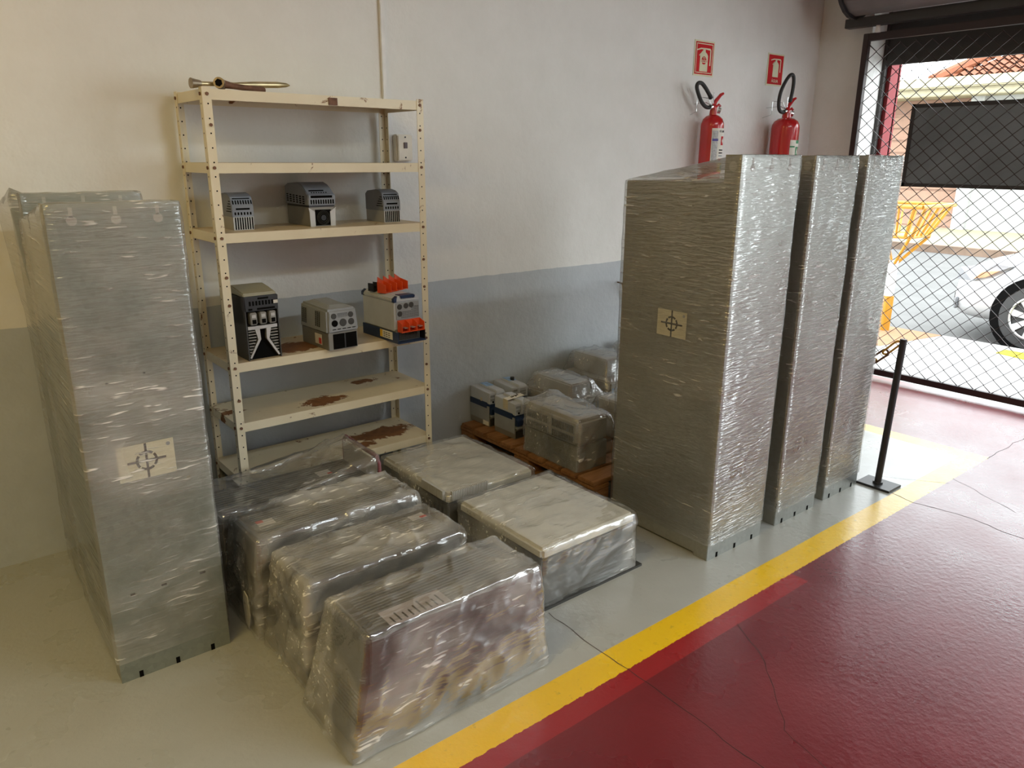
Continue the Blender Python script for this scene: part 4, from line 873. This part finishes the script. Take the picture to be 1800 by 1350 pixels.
def blue_drive(label, loc, variant):
    t = thing('blue_banded_drive', label, 'inverter', loc, .0, 'grey drives with navy bands on the pallet')
    w, d, H = .112, .178, .205; h = w/2; f_ = -d/2; b_ = d/2
    box(-h, h, f_, b_, 0, .05).build('heatsink', M['aludk'], t)
    fg = MB()
    for i in range(14): fg.box(-h+.006+i*.0072, -h+.010+i*.0072, f_-.001, f_+.002, .003, .044)
    stuff(fg.build('fin_gaps', M['void'], t))
    MB().box(-h-.002, -h+.001, f_+.002, b_, .030, .118).box(h-.001, h+.002, f_+.002, b_, .03, .118).box(-h, h, f_+.012, b_, .048, .118).build('side_shield', M['grey'], t)
    MB().prism([(f_+.004, .072), (b_, .112), (b_, .140), (f_-.002, .128), (f_-.004, .112), (f_-.018, .106), (f_-.016, .074)], -h+.003, h-.001, 'x').build('navy_band', M['navy'], t, bevel=.002)
    MB().box(-h-.003, h+.003, f_+.02, b_+.004, .104, .139).build('band_rim', M['navy'], t, bevel=.002)
    box(-h+.006, h-.004, f_-.012, f_+.02, .054, .071).build('terminal_ledge', M['grey'], t, bevel=.003)
    MB().hexa([(-h, f_-.002, .132), (h, f_-.002, .132), (h, b_, .136), (-h, b_, .136), (-h, f_+.002, .195), (h, f_+.002, .190), (h, b_, .200), (-h, b_, .205)]).build('cover', M['ltgrey'], t, bevel=.002)
    MB().hexa([(-.012, f_-.004, .19), (h-.004, f_-.004, .188), (h-.004, b_-.012, .196), (-.012, b_-.012, .2), (-.008, f_+.004, .205), (h-.008, f_+.004, .203), (h-.008, b_-.016, .210), (-.008, b_-.016, .214)]).build('raised_panel', M['ltgrey'], t, bevel=.003)
    box(-.014, h-.002, f_-.005, f_+.004, .140, .192).build('front_panel', M['ltgrey'], t, bevel=.002)
    if variant != 'taped':
        MB().hexa([(-.006, .0, .2085), (h-.012, .0, .2065), (h-.012, b_-.022, .2095), (-.006, b_-.022, .2125), (-.006, .0, .2105), (h-.012, .0, .2085), (h-.012, b_-.022, .2115), (-.006, b_-.022, .2145)]).build('blue_overlay', M['skyprint'], t)
    v = MB(); slots(v, (-h, f_-.0022, 0), (1, 0, 0), (0, 0, 1), [(.006+i*.006, .0095+i*.006, z, z+.012) for i in range(5) for z in (.150, .172)]); slots(v, (-h, f_-.0055, 0), (1, 0, 0), (0, 0, 1), [(.052+i*.0075, .057+i*.0075, z, z+.012) for i in range(6) for z in (.146, .162)]+[(.054, .092, .180, .1835)])
    stuff(v.build('vent_slots', M['grey'], t)); MB().cyl((-h+.024, f_-.0035, .143), (-h+.024, f_-.001, .143), .006, 12).build('cable_notch', M['void'], t)
    if variant == 'knob': MB().cyl((.022, .01, .205), (.022, .01, .226), .012, 14).build('knob', M['black'], t, smooth=True)
    if variant == 'taped':
        MB().hexa([(-h-.0022, -.028, .150), (-h-.0022, .012, .150), (-h-.001, .012, .150), (-h-.001, -.028, .150), (-h-.0022, -.028, .2045), (-h-.0022, .012, .2065), (-h-.001, .012, .2065), (-h-.001, -.028, .2045)]).build('tape_end', M['tape'], t)
        tp = MB().hexa([(-h-.002, -.028, .2045), (h, -.030, .2125), (h, .006, .2145), (-h-.002, .012, .2065), (-h-.002, -.028, .206), (h, -.030, .2140), (h, .006, .216), (-h-.002, .012, .208)]).build('tape_strip', M['paper'], t)
        q = MB()
        for i in range(6): q.box(-.02+i*.009, -.018+i*.009+.003*(i % 2), -.018+.004*(i % 3), .0+.003*(i % 2), .2105+i*.0007, .2122+i*.0008)
        q.build('handwriting', M['ink'], tp)
    else: box(-h-.0025, -h-.001, -.02, -.008, .118, .158).build('tape_tab', M['tape'], t)
    if variant == 'plain': box(-h-.0016, -h-.0002, -.082, -.03, .004, .034).build('barcode_label', M['paper'], t)
    return t
blue_drive('grey drive with navy band and barcode label, nearest the rack on the pallet', (1.512, -.100, PZ), 'plain')
blue_drive('grey drive with navy band and a black knob on top, beside the wall', (1.680, -.095, PZ), 'knob')
blue_drive('grey drive with navy band and handwritten white tape across its top', (1.503, -.338, PZ), 'taped')
FP = film_mat('pallet_wrap', 91, (8, 34, 34), (.3, .3, .5), (.5, .5, .9), .05, .32, .85, .014, (5, 5, 6), .25, .09, .9, .16)
def grille_unit():
    x0, x1, y0, y1, H = 1.385, 1.60, -.975, -.565, .275
    t = thing('wrapped_grille_unit', 'wrapped grey unit with louvred grilles at the front edge of the pallet', 'wrapped unit', ((x0+x1)/2, (y0+y1)/2, PZ)); hx, hy = (x1-x0)/2, (y1-y0)/2
    box(-hx+.008, hx-.008, -hy+.008, hy-.008, 0, .13).build('base', M['galvd'], t, bevel=.003)
    box(-hx+.004, hx-.004, -hy+.004, hy-.004, .13, H-.012).build('cover', M['bodyl'], t, bevel=.018)
    for ya, yb in ((-hy+.03, -.012), (.012, hy-.03)):
        for za, zb in ((.142, .182), (.192, .236)):
            gp = box(-hx+.002, -hx+.0045, ya, yb, za, zb).build('grille_panel', M['grey'], t); q = MB(); nn = 15
            for i in range(nn): yy = ya+.008+(yb-ya-.02)*i/(nn-1); q.box(-hx+.0008, -hx+.002, yy, yy+.005, za+.004, zb-.004)
            stuff(q.build('louvres', M['dark'], gp))
    film('plastic_wrap', t, [(-hx, -hy, .004), (hx+.01, -hy-.006, .02), (hx+.01, hy, .004), (-hx, hy, .004)], [(-hx, -hy, H-.004), (hx+.012, -hy-.004, H-.012), (hx+.012, hy, H+.012), (-hx, hy, H+.008)], .022, (24, 34, 24), FP, .008, 9., .010, 93.,
         lambda p, uvw, n: .022*math.sin(uvw[2]*3.1)*max(0, noise.noise(p*6)+.3) if n.x > .5 or n.y < -.5 else 0)
grille_unit()
def tent_unit(label, x0, x1, y0, y1, H, tops, seed, mat='bodyl', panel=True):
    t = thing('wrapped_tent_unit', label, 'wrapped unit', ((x0+x1)/2, (y0+y1)/2, PZ)); hx, hy = (x1-x0)/2, (y1-y0)/2; a, b, c, d = tops
    box(-hx+.01, hx-.01, -hy+.01, hy-.01, 0, H*.62).build('body', M[mat], t, bevel=.008)
    box(-hx+a+.006, hx-b-.006, -hy+c+.006, hy-d-.006, H*.62, H-.008).build('raised_housing', M['bodyl'], t, bevel=.008)
    if panel:
        q = MB()
        for i in range(8): q.box(-hx+.02+i*.03, -hx+.036+i*.03, -hy+.008, -hy+.0105, .06, H*.5)
        stuff(q.build('blue_print', M['skyprint'], t))
    def squash(p, uvw, n): return 0
    bm_ = film('plastic_wrap', t, [(-hx, -hy, .004), (hx, -hy, .004), (hx, hy, .004), (-hx, hy, .004)], [(-hx+a, -hy+c, H), (hx-b, -hy+c, H), (hx-b, hy-d, H), (-hx+a, hy-d, H)], .012, (24, 24, 20), FP, .006, 8., .010, seed,
               lambda p, uvw, n: .030*math.sin(math.pi*min(1, uvw[2]))*(1 if abs(n.z) < .6 else 0))
    return t
tent_unit('pyramid-shaped wrapped unit directly behind the grille unit on the pallet', 1.80, 2.10, -.50, -.08, .245, (.03, .10, .05, .05), 101.)
tent_unit('large peaked wrapped unit beside the wall, behind the pyramid-shaped one', 2.14, 2.52, -.46, -.04, .31, (.06, .12, .10, .02), 113.)
tent_unit('low wrapped box half hidden beside the nearest tall cabinet', 1.86, 2.20, -.93, -.60, .215, (.01, .01, .01, .01), 127., 'bodyl', False)
tent_unit('pale wrapped unit farthest along the wall behind the tall cabinets', 2.56, 2.735, -.40, -.03, .30, (.02, .02, .05, .03), 131., 'bodyl', False)

# ------------------------------------------------------------------ stanchion and chain
sn = thing('stanchion_post', 'black stanchion post on a rectangular foot at the bay corner', 'stanchion', (2.727, -1.79, 0))
box(-.062, .068, -.088, .082, 0, .012).build('foot_plate', M['blackmetal'], sn, bevel=.002)
MB().cyl((0, 0, .012), (.028, -.006, .76), .0165, 18).build('pole', M['blackmetal'], sn, smooth=True)
MB().cyl((.001, 0, .010), (.002, 0, .02), .024, 18).build('weld_collar', M['blackmetal'], sn)
chn = thing('barrier_chain', 'brown plastic chain links hanging from the stanchion top', 'chain', (2.755, -1.79, .752))
p0 = Vector((0, .018, -.01)); path = []
for i in range(7): path.append(Vector((-.006*i, .018+.050*i, -.016-.058*i+.003*i*i)))
for i in range(6):
    a, b = path[i], path[i+1]; d = (b-a).normalized(); s_ = d.cross(Vector((1, 0, 0)) if i % 2 else Vector((.5, 0, .85))).normalized(); c = (a+b)/2; L_ = (b-a).length*.5+.012; w_ = .016; pts = []
    for k_ in range(20):
        an = 2*math.pi*k_/20; e_ = L_-w_; pts.append(c+d*(math.cos(an)*w_+(e_ if math.cos(an) >= 0 else -e_))+s_*math.sin(an)*w_)
    MB().tube(pts, .0052, 7, True).build('chain_link', M['rust'] if i % 2 else M['yellowrope'], chn, smooth=True)
